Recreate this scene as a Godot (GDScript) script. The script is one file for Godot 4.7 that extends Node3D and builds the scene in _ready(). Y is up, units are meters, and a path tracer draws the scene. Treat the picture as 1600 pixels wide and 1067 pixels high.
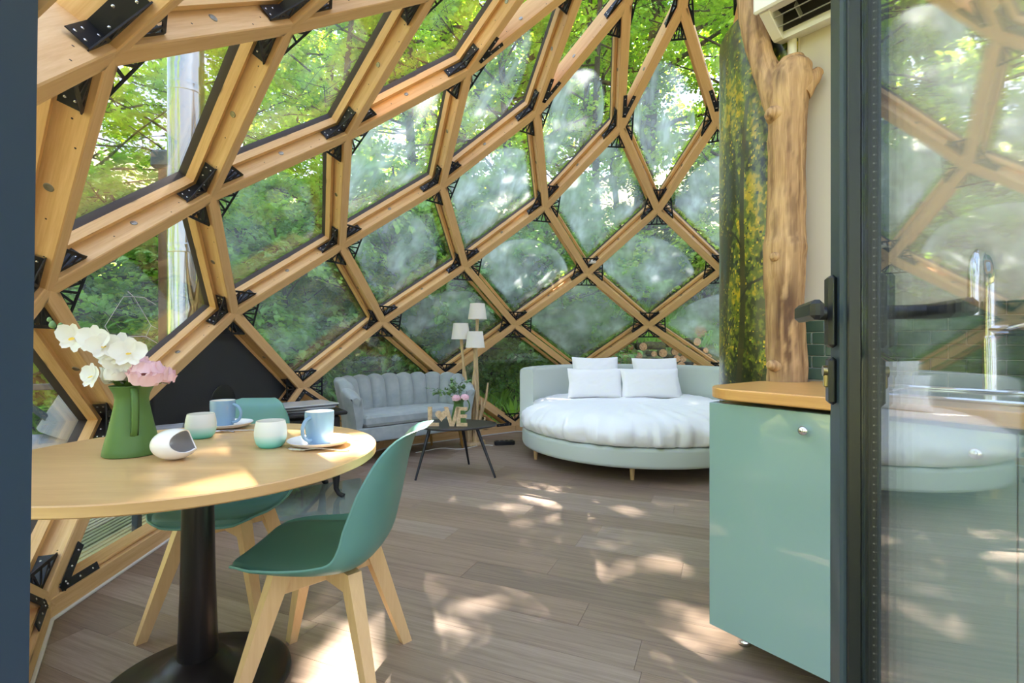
extends Node3D
# y is up, metres; the camera stands in the doorway and looks along -z. W(x, y, ahead) gives a point by its distance ahead of the camera.

const EYE := 1.1
const F := 795.6

class MB:
	var v := PackedVector3Array()
	var n := PackedVector3Array()
	var uv := PackedVector2Array()
	var col := PackedColorArray()
	var idx := PackedInt32Array()
	var tint := Color(1, 1, 1)
	func tri(a: Vector3, b: Vector3, c: Vector3) -> void:
		var nn := (b - a).cross(c - a)
		if nn.length() < 1e-12:
			return
		nn = nn.normalized()
		var k := v.size()
		for p in [a, b, c]:
			v.append(p); n.append(nn); uv.append(Vector2.ZERO); col.append(tint)
		idx.append_array(PackedInt32Array([k, k + 2, k + 1]))
	func tri_out(a: Vector3, b: Vector3, c: Vector3, o: Vector3) -> void:
		if (b - a).cross(c - a).dot((a + b + c) / 3.0 - o) < 0:
			tri(a, c, b)
		else:
			tri(a, b, c)
	func quad(a: Vector3, b: Vector3, c: Vector3, d: Vector3) -> void:
		tri(a, b, c); tri(a, c, d)
	func quad_out(a: Vector3, b: Vector3, c: Vector3, d: Vector3, o: Vector3) -> void:
		tri_out(a, b, c, o); tri_out(a, c, d, o)
	# eight corners: 0-3 round one end, 4-7 round the other in the same order
	func hex(c: Array) -> void:
		var o := Vector3.ZERO
		for p in c: o += p / 8.0
		quad_out(c[0], c[1], c[2], c[3], o); quad_out(c[4], c[5], c[6], c[7], o)
		for k in 4:
			var m := (k + 1) % 4
			quad_out(c[k], c[m], c[m + 4], c[k + 4], o)
	func box(lo: Vector3, hi: Vector3, ch := 0.0, t := Transform3D()) -> void:
		var o: Vector3 = (lo + hi) / 2.0
		var h: Vector3 = (hi - lo) / 2.0
		ch = minf(ch, minf(h.x, minf(h.y, h.z)) * 0.9)
		if ch <= 0.0:
			var c := []
			for s in [Vector3(-1, -1, -1), Vector3(1, -1, -1), Vector3(1, 1, -1), Vector3(-1, 1, -1), Vector3(-1, -1, 1), Vector3(1, -1, 1), Vector3(1, 1, 1), Vector3(-1, 1, 1)]:
				c.append(t * (o + s * h))
			hex(c)
			return
		var q := func(axis: int, s: Vector3) -> Vector3:
			var e: Vector3 = h - Vector3(ch, ch, ch)
			e[axis] = h[axis]
			return t * (o + s * e)
		var oc := t * o
		for a in 3:
			var b := (a + 1) % 3
			var d := (a + 2) % 3
			for s in [-1.0, 1.0]:
				var c := []
				for w in [Vector2(1, 1), Vector2(1, -1), Vector2(-1, -1), Vector2(-1, 1)]:
					var sg := Vector3.ZERO
					sg[a] = s; sg[b] = w.x; sg[d] = w.y
					c.append(q.call(a, sg))
				quad_out(c[0], c[1], c[2], c[3], oc)
				for s2 in [-1.0, 1.0]:
					var s1 := Vector3.ZERO
					s1[a] = s; s1[b] = s2; s1[d] = 1.0
					var s3 := s1
					s3[d] = -1.0
					quad_out(q.call(a, s1), q.call(b, s1), q.call(b, s3), q.call(a, s3), oc)
		for sx in [-1.0, 1.0]:
			for sy in [-1.0, 1.0]:
				for sz in [-1.0, 1.0]:
					var sg := Vector3(sx, sy, sz)
					tri_out(q.call(0, sg), q.call(1, sg), q.call(2, sg), oc)
	# smooth surface over rows of points; its outside is where (next row) x (next column) points
	func grid(p: Array, close_rows := false, close_cols := false, flip := false, uvs := false) -> void:
		var r := p.size()
		var c: int = p[0].size()
		var k := v.size()
		var acc := PackedVector3Array()
		acc.resize(r * c)
		var faces := []
		for i in (r if close_rows else r - 1):
			for j in (c if close_cols else c - 1):
				var a := i * c + j
				var b := ((i + 1) % r) * c + j
				var d := ((i + 1) % r) * c + (j + 1) % c
				var e := i * c + (j + 1) % c
				for f in [[a, b, d], [a, d, e]]:
					var pa: Vector3 = p[f[0] / c][f[0] % c]
					var pb: Vector3 = p[f[1] / c][f[1] % c]
					var pc: Vector3 = p[f[2] / c][f[2] % c]
					var nn := (pb - pa).cross(pc - pa)
					if nn.length() < 1e-14: continue
					if flip: nn = -nn
					for x in f: acc[x] += nn
					faces.append([f[0], f[2], f[1]] if flip else f)
		for i in r:
			for j in c:
				v.append(p[i][j]); n.append(acc[i * c + j].normalized()); col.append(tint)
				uv.append(Vector2(float(j) / maxi(c - 1, 1), float(i) / maxi(r - 1, 1)) if uvs else Vector2.ZERO)
		for f in faces:
			idx.append_array(PackedInt32Array([k + f[0], k + f[2], k + f[1]]))
	func fan(ring: PackedVector3Array, o: Vector3) -> void:
		var m := Vector3.ZERO
		for p in ring: m += p / ring.size()
		for j in ring.size():
			tri_out(m, ring[j], ring[(j + 1) % ring.size()], o)
	func tube(path: Array, rad: Array, sides := 8, caps := true, wob := 0.0, sd := 0.0) -> void:
		var rows := []
		var side := Vector3.ZERO
		for i in path.size():
			var d: Vector3 = (path[mini(i + 1, path.size() - 1)] - path[maxi(i - 1, 0)]).normalized()
			if i == 0:
				side = d.cross(Vector3(0, 1, 0) if absf(d.y) < 0.9 else Vector3(1, 0, 0)).normalized()
			side = (side - d * side.dot(d)).normalized()
			var up := d.cross(side)
			var ring := PackedVector3Array()
			for j in sides:
				var a := TAU * j / sides
				var rr: float = rad[i] * (1.0 + wob * sin(a * 3.0 + i * 1.3 + sd) + wob * 0.6 * sin(a * 5.0 - i * 2.1 + sd * 3.0))
				ring.append(path[i] + (side * cos(a) + up * sin(a)) * rr)
			rows.append(ring)
		grid(rows, false, true, true)
		if caps:
			fan(rows[0], path[1])
			fan(rows[-1], path[-2])
	func lathe(prof: Array, sides := 32, t := Transform3D()) -> void:
		var rows := []
		for q in prof:
			var ring := PackedVector3Array()
			for j in sides:
				var a := TAU * j / sides
				ring.append(t * Vector3(q.x * cos(a), q.y, q.x * sin(a)))
			rows.append(ring)
		grid(rows, false, true, false)
	func prism(poly: PackedVector2Array, y0: float, y1: float, t := Transform3D(), bev := 0.0) -> void:
		# poly in x,z; extruded from y0 to y1
		var tr := Geometry2D.triangulate_polygon(poly)
		var c2 := Vector2.ZERO
		for p in poly: c2 += p / poly.size()
		var ym := (y0 + y1) / 2.0
		var at := func(p: Vector2, y: float) -> Vector3: return t * Vector3(p.x, y, p.y)
		var ins := PackedVector2Array()
		for p in poly: ins.append(p + (c2 - p).normalized() * bev)
		for k in range(0, tr.size(), 3):
			for y in [y0, y1]:
				var a: Vector3 = at.call(ins[tr[k]], y)
				var o: Vector3 = at.call((ins[tr[k]] + ins[tr[k + 1]] + ins[tr[k + 2]]) / 3.0, ym)
				tri_out(a, at.call(ins[tr[k + 1]], y), at.call(ins[tr[k + 2]], y), o)
		var cw := Geometry2D.is_polygon_clockwise(poly)
		for k in poly.size():
			var m := (k + 1) % poly.size()
			var hs := [[ins[k], ins[m], y0, poly[k], poly[m], y0 + bev], [poly[k], poly[m], y0 + bev, poly[k], poly[m], y1 - bev], [poly[k], poly[m], y1 - bev, ins[k], ins[m], y1]]
			for h in hs:
				var a: Vector3 = at.call(h[0], h[2])
				var b: Vector3 = at.call(h[1], h[2])
				var c: Vector3 = at.call(h[4], h[5])
				var d: Vector3 = at.call(h[3], h[5])
				if cw: quad(a, b, c, d)
				else: quad(b, a, d, c)
	func mesh() -> ArrayMesh:
		var arr := []
		arr.resize(Mesh.ARRAY_MAX)
		arr[Mesh.ARRAY_VERTEX] = v; arr[Mesh.ARRAY_NORMAL] = n; arr[Mesh.ARRAY_TEX_UV] = uv; arr[Mesh.ARRAY_COLOR] = col; arr[Mesh.ARRAY_INDEX] = idx
		var m := ArrayMesh.new()
		m.add_surface_from_arrays(Mesh.PRIMITIVE_TRIANGLES, arr)
		return m

var rng := RandomNumberGenerator.new()
var taken := {}
var mats := {}

func W(x: float, y: float, ahead: float) -> Vector3:
	return Vector3(x, y, -ahead)

func PX(px: float, py: float, ahead: float) -> Vector3:
	return Vector3((px - 800.0) / F * ahead, EYE + (534.0 - py) / F * ahead, -ahead)

func numbered(called: String) -> String:
	if not taken.has(called):
		taken[called] = 0
		return called
	taken[called] += 1
	return "%s_%03d" % [called, taken[called]]

func thing(called: String, label: String, category: String, t := Transform3D(), group := "") -> Node3D:
	var o := Node3D.new()
	o.name = numbered(called)
	o.transform = t
	add_child(o)
	tag(o, label, category, group)
	return o

func tag(o: Node3D, label: String, category: String, group := "", kind := "") -> void:
	if label: o.set_meta("label", label)
	if category: o.set_meta("category", category)
	if group: o.set_meta("group", group)
	if kind: o.set_meta("kind", kind)

func structure(called: String, t := Transform3D()) -> Node3D:
	var o := Node3D.new()
	o.name = called
	o.transform = t
	o.set_meta("kind", "structure")
	add_child(o)
	return o

func part(called: String, m: Mesh, mat: Material, parent: Node3D, t := Transform3D(), label := "") -> MeshInstance3D:
	var o := MeshInstance3D.new()
	o.name = numbered(called) if parent == self else called
	o.mesh = m
	o.material_override = mat
	o.transform = t
	parent.add_child(o, true)
	if label: o.set_meta("label", label)
	return o

func copy(o: Node3D, label: String, t: Transform3D) -> Node3D:
	var c: Node3D = o.duplicate()
	c.name = numbered(String(o.name).rstrip("0123456789").trim_suffix("_"))
	add_child(c)
	c.transform = t
	if label: c.set_meta("label", label)
	return c

func at(p: Vector3, yaw := 0.0) -> Transform3D:
	return Transform3D(Basis(Vector3.UP, yaw), p)

func srgb(r: float, g: float, b: float) -> Color:
	return Color(r / 255.0, g / 255.0, b / 255.0)

func mat(called: String, c: Color, rough := 0.6, metal := 0.0) -> StandardMaterial3D:
	var m := StandardMaterial3D.new()
	m.resource_name = called
	m.albedo_color = c
	m.roughness = rough
	m.metallic = metal
	mats[called] = m
	return m

func noise_tex(sd: int, freq: float, a: Color, b: Color, octaves := 4, size := 512, mid := Color(0, 0, 0, 0)) -> NoiseTexture2D:
	var f := FastNoiseLite.new()
	f.seed = sd; f.frequency = freq; f.fractal_octaves = octaves
	f.noise_type = FastNoiseLite.TYPE_SIMPLEX_SMOOTH
	var t := NoiseTexture2D.new()
	t.width = size; t.height = size; t.seamless = true; t.noise = f
	var g := Gradient.new()
	g.set_color(0, a); g.set_color(1, b)
	g.set_offset(0, 0.2); g.set_offset(1, 0.8)
	if mid.a > 0: g.add_point(0.5, mid)
	t.color_ramp = g
	return t

# wood: long grain along the picture's width, a few knots
func wood_tex(sd: int, w: int, h: int, base: Color, dark: Color, knots: int, strength := 0.55) -> ImageTexture:
	var im := Image.create(w, h, false, Image.FORMAT_RGB8)
	var f := FastNoiseLite.new()
	f.seed = sd; f.frequency = 1.0; f.fractal_octaves = 3
	var r := RandomNumberGenerator.new()
	r.seed = sd
	var ks := []
	for k in knots: ks.append([r.randf() * w, r.randf() * h, r.randf_range(0.6, 1.3)])
	for y in h:
		for x in w:
			var fx := float(x) / w
			var fy := float(y) / h
			# wraps across both edges by blending with a shifted copy near them
			var warp := 0.0
			var knot := 0.0
			for q in ks:
				var dx: float = wrapf(x - q[0], -w / 2.0, w / 2.0) / (w * 0.045)
				var dy: float = wrapf(y - q[1], -h / 2.0, h / 2.0) / (h * 0.05)
				var d2: float = (dx * dx + dy * dy) / q[2]
				warp += dy * 0.5 * exp(-d2 * 0.25)
				knot = maxf(knot, exp(-d2 * 3.0))
			var ca := cos(fx * TAU)
			var sa := sin(fx * TAU)
			var yy := fy * 14.0 + warp * 0.4
			var g1 := f.get_noise_3d(ca * 0.35, sa * 0.35, yy * 0.75)
			var g2 := f.get_noise_3d(ca * 1.2 + 9.0, sa * 1.2, yy * 3.2)
			var g3 := f.get_noise_3d(ca * 3.0 + 31.0, sa * 3.0, yy * 9.0)
			var edge := smoothstep(0.0, 0.06, minf(fy, 1.0 - fy))
			var t := clampf(0.4 + (g1 * 0.9 + g2 * 0.5 + g3 * 0.35) * edge * strength * 1.6, 0.0, 1.0)
			var c := base.lerp(dark, t * strength)
			c = c.lerp(dark.darkened(0.45), knot * 0.8)
			im.set_pixel(x, y, c)
	return ImageTexture.create_from_image(im)

func tri_mat(m: StandardMaterial3D, tex: Texture2D, sc: Vector3, world := false) -> StandardMaterial3D:
	m.albedo_texture = tex
	m.uv1_triplanar = true
	m.uv1_world_triplanar = world
	m.uv1_scale = sc
	return m

# a rough round stem: rows along a smoothed path, pushed in and out by noise, stained dark in places
func rough_tube(path: Array, rad: Array, rows_n: int, sides: int, sd: int, amp: float, stain := 0.0) -> MB:
	var mb := MB.new()
	var f := FastNoiseLite.new()
	f.seed = sd; f.frequency = 1.0; f.fractal_octaves = 4
	var rows := []
	var n := path.size()
	for i in rows_n + 1:
		var s := float(i) / rows_n * (n - 1)
		var k := mini(int(s), n - 2)
		var x := s - k
		var c: Vector3 = (path[k] as Vector3).cubic_interpolate(path[k + 1], path[maxi(k - 1, 0)], path[mini(k + 2, n - 1)], x)
		var c2: Vector3 = (path[k] as Vector3).cubic_interpolate(path[k + 1], path[maxi(k - 1, 0)], path[mini(k + 2, n - 1)], x + 0.05)
		var d := (c2 - c).normalized()
		var side := d.cross(Vector3(0, 0, 1)).normalized()
		var up := d.cross(side)
		var r0 := lerpf(rad[k], rad[k + 1], smoothstep(0.0, 1.0, x))
		var ring := PackedVector3Array()
		for j in sides:
			var a := TAU * j / sides
			var o := side * cos(a) + up * sin(a)
			var q := c + o * r0
			var g := f.get_noise_3d(q.x * 22.0, q.y * 3.0, q.z * 22.0) * 0.9 + f.get_noise_3d(q.x * 9.0, q.y * 5.0, q.z * 9.0) * 1.2
			ring.append(c + o * (r0 + g * amp * minf(1.0, r0 / 0.04)))
		rows.append(ring)
	mb.grid(rows, false, true, true)
	mb.fan(rows[0], path[1])
	mb.fan(rows[-1], path[-2])
	for k in mb.v.size():
		var q := mb.v[k]
		var g := f.get_noise_3d(q.x * 26.0 + 5.0, q.y * 2.2, q.z * 26.0) + 0.5 * f.get_noise_3d(q.x * 40.0, q.y * 12.0, q.z * 40.0)
		var t := smoothstep(0.0, 0.4, g) * 0.5
		if stain > 0.0:
			t = maxf(t, stain * smoothstep(-0.5, -0.05, g) * exp(-pow((q.y - 1.16) / 0.22, 2.0)) * exp(-pow((q.x + 0.025) / 0.04, 2.0)))
		mb.col[k] = Color(1, 1, 1).lerp(Color(0.16, 0.09, 0.05), clampf(t, 0, 0.9))
	return mb

func _ready() -> void:
	rng.seed = 7
	# --- camera, sky, sun, exposure
	var cam := Camera3D.new()
	cam.name = "camera"
	cam.position = Vector3(0, EYE, 0)
	cam.fov = rad_to_deg(2.0 * atan(533.5 / F))
	cam.near = 0.02
	cam.far = 300.0
	add_child(cam)
	cam.current = true
	var sky_mat := ProceduralSkyMaterial.new()
	sky_mat.sky_top_color = Color(0.70, 0.79, 0.98)
	sky_mat.sky_horizon_color = Color(0.92, 0.96, 1.0)
	sky_mat.sky_curve = 0.25
	sky_mat.sky_energy_multiplier = 1.3
	sky_mat.ground_bottom_color = Color(0.2, 0.25, 0.12)
	sky_mat.ground_horizon_color = Color(0.3, 0.36, 0.2)
	sky_mat.sun_angle_max = 1.0
	sky_mat.sky_cover = noise_tex(5, 0.006, Color(0, 0, 0, 1), Color(1, 1, 1, 1), 5, 512, Color(0.12, 0.12, 0.13, 1))
	sky_mat.sky_cover_modulate = Color(0.75, 0.78, 0.82, 1.0)
	var sky := Sky.new()
	sky.sky_material = sky_mat
	var env := Environment.new()
	env.background_mode = Environment.BG_SKY
	env.sky = sky
	env.tonemap_mode = Environment.TONE_MAPPER_LINEAR
	env.tonemap_exposure = 1.85
	env.sdfgi_enabled = true
	env.ssao_enabled = true
	env.ssil_enabled = true
	var we := WorldEnvironment.new()
	we.name = "sky_environment"
	we.environment = env
	add_child(we)
	var sun := DirectionalLight3D.new()
	sun.name = "sun"
	sun.light_color = Color(1.0, 0.95, 0.88)
	sun.light_energy = 14.0
	sun.light_angular_distance = 0.53
	sun.shadow_enabled = true
	add_child(sun)
	sun.look_at_from_position(Vector3.ZERO, Vector3(0.03, -0.8, 0.6))

	materials()
	dome()
	floor_and_deck()
	partition()
	kitchen()
	door()
	ground()
	forest()
	outside_things()
	bed()
	sofa()
	stove()
	dining()
	coffee_corner()

func materials() -> void:
	var pine := wood_tex(11, 512, 256, srgb(232, 192, 138), srgb(198, 146, 88), 5, 0.5)
	var m := tri_mat(mat("pine", Color.WHITE, 0.55), pine, Vector3(0.7, 3.2, 3.2))
	m.metallic_specular = 0.4
	m = tri_mat(mat("pine_pale", Color(1.0, 0.98, 0.94), 0.55), pine, Vector3(0.9, 4.0, 4.0))
	m.uv1_offset = Vector3(0.3, 0.4, 0.2)
	var oak := wood_tex(23, 512, 256, srgb(218, 178, 124), srgb(178, 130, 78), 1, 0.4)
	tri_mat(mat("oak", Color.WHITE, 0.32), oak, Vector3(0.7, 1.5, 1.5))
	tri_mat(mat("worktop_wood", Color(1.0, 0.92, 0.78), 0.3), oak, Vector3(0.8, 5.0, 5.0))
	var beech := wood_tex(31, 256, 128, srgb(226, 188, 134), srgb(196, 148, 92), 0, 0.45)
	tri_mat(mat("beech", Color.WHITE, 0.45), beech, Vector3(6.0, 1.2, 6.0))
	mats["beech"].albedo_texture = turned(beech)
	tri_mat(mat("driftwood", Color.WHITE, 0.75), turned(wood_tex(37, 256, 128, srgb(222, 196, 152), srgb(170, 136, 92), 1, 0.6)), Vector3(5.0, 1.5, 5.0))
	tri_mat(mat("trunk_wood", Color.WHITE, 0.7), turned(wood_tex(41, 512, 256, srgb(208, 168, 116), srgb(124, 84, 48), 3, 0.7)), Vector3(3.2, 0.7, 3.2))
	mats["trunk_wood"].vertex_color_use_as_albedo = true
	mats["trunk_wood"].heightmap_enabled = true
	mats["trunk_wood"].heightmap_texture = mats["trunk_wood"].albedo_texture
	mats["trunk_wood"].heightmap_scale = 0.6
	tri_mat(mat("bark", Color.WHITE, 0.95), noise_tex(43, 0.02, Color(0.17, 0.14, 0.11), Color(0.36, 0.32, 0.26), 5, 256), Vector3(2.5, 0.6, 2.5))
	tri_mat(mat("mossy_bark", Color.WHITE, 0.95), noise_tex(44, 0.015, Color(0.2, 0.15, 0.1), Color(0.36, 0.38, 0.12), 4, 256), Vector3(3.0, 3.0, 3.0))
	tri_mat(mat("cut_wood", Color.WHITE, 0.85), noise_tex(45, 0.03, Color(0.62, 0.42, 0.24), Color(0.80, 0.62, 0.40), 3, 128), Vector3(6, 6, 6))
	mat("black_steel", srgb(38, 39, 42), 0.5, 0.3)
	mat("screw_steel", srgb(205, 205, 205), 0.25, 0.9)
	mat("chrome", srgb(225, 226, 228), 0.06, 1.0)
	mat("steel_pipe", srgb(158, 164, 160), 0.09, 1.0)
	mat("bolt_metal", srgb(150, 144, 128), 0.3, 1.0)
	mat("gasket", srgb(62, 50, 42), 0.7)
	var g := mat("glass", Color(1, 1, 1, 0.0), 0.015)
	g.transparency = BaseMaterial3D.TRANSPARENCY_ALPHA
	g = mat("hearth_glass", Color(0.6, 0.7, 0.65, 0.25), 0.02)
	g.transparency = BaseMaterial3D.TRANSPARENCY_ALPHA
	mat("black_panel", srgb(44, 46, 49), 0.6)
	mat("anthracite", srgb(52, 66, 76), 0.45)
	mat("navy", srgb(47, 66, 84), 0.5)
	mat("door_black", srgb(28, 30, 32), 0.35)
	mat("brass", srgb(158, 142, 108), 0.3, 1.0)
	mat("cream_wall", srgb(204, 194, 174), 0.85)
	mat("white_plastic", srgb(238, 234, 224), 0.4)
	mat("dark_inside", srgb(48, 44, 40), 0.7)
	mat("grey_plastic", srgb(150, 148, 142), 0.5)
	var c := mat("sage_lacquer", srgb(134, 162, 152), 0.22)
	c.clearcoat_enabled = true
	c.clearcoat = 1.0
	c.clearcoat_roughness = 0.03
	mat("tile_green", srgb(74, 96, 78), 0.12)
	mat("grout", srgb(205, 205, 192), 0.9)
	mat("green_shell", srgb(92, 138, 126), 0.42)
	mat("green_pad", srgb(68, 108, 94), 0.5)
	mat("table_steel", srgb(40, 36, 34), 0.34, 0.5)
	mat("jug_green", srgb(84, 120, 56), 0.5)
	mat("white_ceramic", srgb(240, 236, 232), 0.25)
	mat("blue_glaze", srgb(128, 160, 184), 0.14)
	mat("cream_glaze", srgb(232, 228, 214), 0.2)
	mat("cutlery_steel", srgb(200, 198, 194), 0.18, 1.0)
	var s := tri_mat(mat("velvet", Color.WHITE, 0.85), noise_tex(51, 0.01, srgb(154, 164, 162), srgb(172, 180, 176), 3, 256), Vector3(3, 3, 3))
	s.rim_enabled = true
	s.rim = 0.5
	s.rim_tint = 0.5
	mat("gold_leg", srgb(168, 128, 66), 0.35, 0.7)
	mat("bed_sage", srgb(196, 204, 194), 0.75)
	var d := mat("white_cotton", srgb(247, 246, 245), 0.9)
	d.normal_enabled = false
	var sh := mat("lamp_shade_cloth", srgb(240, 236, 226), 0.9)
	sh.backlight_enabled = true
	sh.backlight = Color(0.5, 0.48, 0.42)
	mat("cast_iron", srgb(36, 34, 33), 0.55, 0.3)
	mat("stove_top", srgb(70, 70, 70), 0.2, 0.4)
	mat("coffee_top", srgb(58, 54, 50), 0.45, 0.2)
	tri_mat(mat("raw_board", Color.WHITE, 0.6), noise_tex(61, 0.03, srgb(196, 164, 122), srgb(222, 194, 152), 3, 128), Vector3(8, 8, 8))
	for q in [["leaf_bright", 0.50, 0.74, 0.14], ["leaf_mid", 0.34, 0.60, 0.14], ["leaf_dark", 0.20, 0.42, 0.12]]:
		var l := mat(q[0], Color(q[1], q[2], q[3]).linear_to_srgb(), 0.5)
		l.vertex_color_use_as_albedo = true
		l.backlight_enabled = true
		l.backlight = Color(1.0, 1.0, 0.6)
	var pl := mat("petal_white", srgb(248, 246, 238), 0.7)
	pl.backlight_enabled = true
	pl.backlight = Color(0.7, 0.7, 0.66)
	var pp := mat("petal_pink", srgb(250, 214, 220), 0.7)
	pp.backlight_enabled = true
	pp.backlight = Color(0.7, 0.55, 0.58)
	mat("petal_yellow", srgb(236, 196, 70), 0.7)
	var sl := mat("stem_green", srgb(92, 124, 52), 0.6)
	sl.backlight_enabled = true
	sl.backlight = Color(0.3, 0.4, 0.15)
	mat("sprig_green", srgb(116, 150, 96), 0.6)
	mat("grey_tarp", srgb(140, 143, 145), 0.6)
	mat("silvered", srgb(196, 192, 188), 0.3, 0.3)
	mat("white_trim", srgb(232, 228, 222), 0.6)

func turned(t: ImageTexture) -> ImageTexture:
	var im := t.get_image()
	im.rotate_90(CLOCKWISE)
	return ImageTexture.create_from_image(im)

# --- the dome: a polar zonohedron of twelve sides, all of its beams equally long
const DR := 3.362
const DS := 0.6104
const DX := 1.2153
const DZ := 3.1716
const DPHI := -0.3684
const BW := 0.038
const BD := 0.165

func node_at(l: int, i: int) -> Vector3:
	var j := l + 3
	var a := DPHI + PI / 6.0 * (i + l * 0.5)
	var r := DR * sin(PI * j / 12.0)
	return W(DX + r * sin(a), 0.077 + (7 - j) * DS, DZ + r * cos(a))

func azimuth(l: int, i: int) -> float:
	return wrapf(rad_to_deg(DPHI) + 30.0 * (i + l * 0.5), -180.0, 180.0)

func face_normal(l: int, i: int) -> Vector3:
	if l < -3 or l > 3: return Vector3.ZERO
	var t := node_at(l, i)
	var nn := (node_at(l + 1, i - 1) - t).cross(node_at(l + 1, i) - t).normalized()
	return nn if nn.dot(t - W(DX, 2.0, DZ)) > 0 else -nn

func gone(l: int, i: int) -> bool:
	return l == 3 and posmod(i, 12) == 6

func beam_frame(p: Vector3, q: Vector3, out: Vector3) -> Transform3D:
	var x := (q - p).normalized()
	var y := (out - x * out.dot(x)).normalized()
	return Transform3D(Basis(x, y, x.cross(y)), p)

func dome() -> void:
	make_fog()
	var shell := structure("wall_dome")
	var length := node_at(0, 0).distance_to(node_at(1, 0))
	var bm := MB.new()
	bm.box(Vector3(-0.004, 0, -BW), Vector3(length + 0.004, BD, BW), 0.004)
	var beam_mesh := bm.mesh()
	var bolt := MB.new()
	if true:
		var t := Transform3D(Basis(Vector3(1, 0, 0), Vector3(0, 0, 1), Vector3(0, -1, 0)), Vector3(0, 0.062, BW))
		bolt.lathe([Vector2(0.0, 0.003), Vector2(0.006, 0.004), Vector2(0.009, 0.0015), Vector2(0.012, 0.004), Vector2(0.015, 0.002), Vector2(0.016, -0.001)], 14, t)
	var bolt_mesh := bolt.mesh()
	var nail := MB.new()
	for q in [Vector2(0.22, 0.045), Vector2(0.31, 0.02), Vector2(0.63, 0.05), Vector2(0.8, 0.03)]:
		for s in [-1.0, 1.0]:
			nail.lathe([Vector2(0.0, 0.0005), Vector2(0.0035, 0.0005), Vector2(0.0035, -0.001)], 6, Transform3D(Basis(Vector3(1, 0, 0), Vector3(0, 0, s), Vector3(0, -s, 0)), Vector3(q.x * length, q.y, s * BW)))
	var nail_mesh := nail.mesh()
	var n_window := 0
	for l in range(-3, 4):
		for i in range(-6, 6):
			for k in [i - 1, i]:
				if gone(l, i) or gone(l + 1, k): continue
				if l == 1 and posmod(i, 12) == 7 and posmod(k, 12) == 6: continue
				var out := face_normal(l, i)
				out += face_normal(l - 1, i + 1) if k == i else face_normal(l - 1, i)
				var p := node_at(l, i)
				var b := part("beam", beam_mesh, mats["pine"], shell, beam_frame(p, node_at(l + 1, k), out))
				var az := azimuth(l, i)
				if az > -135 and az < 50 and l > -3:
					part("bolt", bolt_mesh, mats["bolt_metal"], b, Transform3D(Basis(), Vector3(length * 0.5, 0, 0)))
					part("bolt", bolt_mesh, mats["bolt_metal"], b, Transform3D(Basis(Vector3(-1, 0, 0), Vector3(0, 1, 0), Vector3(0, 0, -1)), Vector3(length * 0.5, 0, 0)))
					part("nail", nail_mesh, mats["gasket"], b).set_meta("kind", "stuff")
			if not gone(l, i) and l > -3: brackets(shell, l, i)
			# glazing of the bay below this node
			var az2 := azimuth(l, i)
			var door_bay := (l == 1 and posmod(i, 12) == 7) or (l == 2 and (posmod(i, 12) == 6 or posmod(i, 12) == 7)) or (l == 3 and posmod(i, 12) == 6)
			if door_bay: continue
			n_window += 1
			bay(l, i, n_window, az2 > -140 and az2 < 60 and l > -3)
	# base beams, and the brackets of the foot nodes
	for i in range(-6, 6):
		if azimuth(4, i) < -140 and azimuth(4, i) > -175:
			if azimuth(4, i) < -165: continue
		brackets(shell, 4, i)
		var p := node_at(4, i)
		var q := node_at(4, i + 1)
		if azimuth(4, i + 1) < -135 and azimuth(4, i + 1) > -145: continue
		p.y = 0; q.y = 0
		var mid := (p + q) / 2.0
		var out2 := mid - W(DX, 0, DZ)
		out2.y = 0
		var t := beam_frame(p, q, Vector3.UP)
		var inward := (t.basis.z.dot(out2) < 0)
		var bb := MB.new()
		var z0 := 0.0 if not inward else -0.11
		bb.box(Vector3(0, 0.0, z0), Vector3(p.distance_to(q), 0.085, z0 + 0.11), 0.004)
		part("sill_beam", bb.mesh(), mats["pine"], shell, t)
		bb = MB.new()
		z0 = 0.008 if not inward else -0.108
		bb.box(Vector3(0.01, 0.087, z0), Vector3(p.distance_to(q) - 0.01, 0.105, z0 + 0.09), 0.005)
		part("sill_rail", bb.mesh(), mats["pine_pale"], shell, t)
		bb = MB.new()
		z0 = -0.012 if not inward else 0.0
		bb.box(Vector3(0, 0.0005, z0), Vector3(p.distance_to(q), 0.012, z0 + 0.012), 0.002)
		part("sill_trim", bb.mesh(), mats["white_trim"], shell, t)

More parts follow.
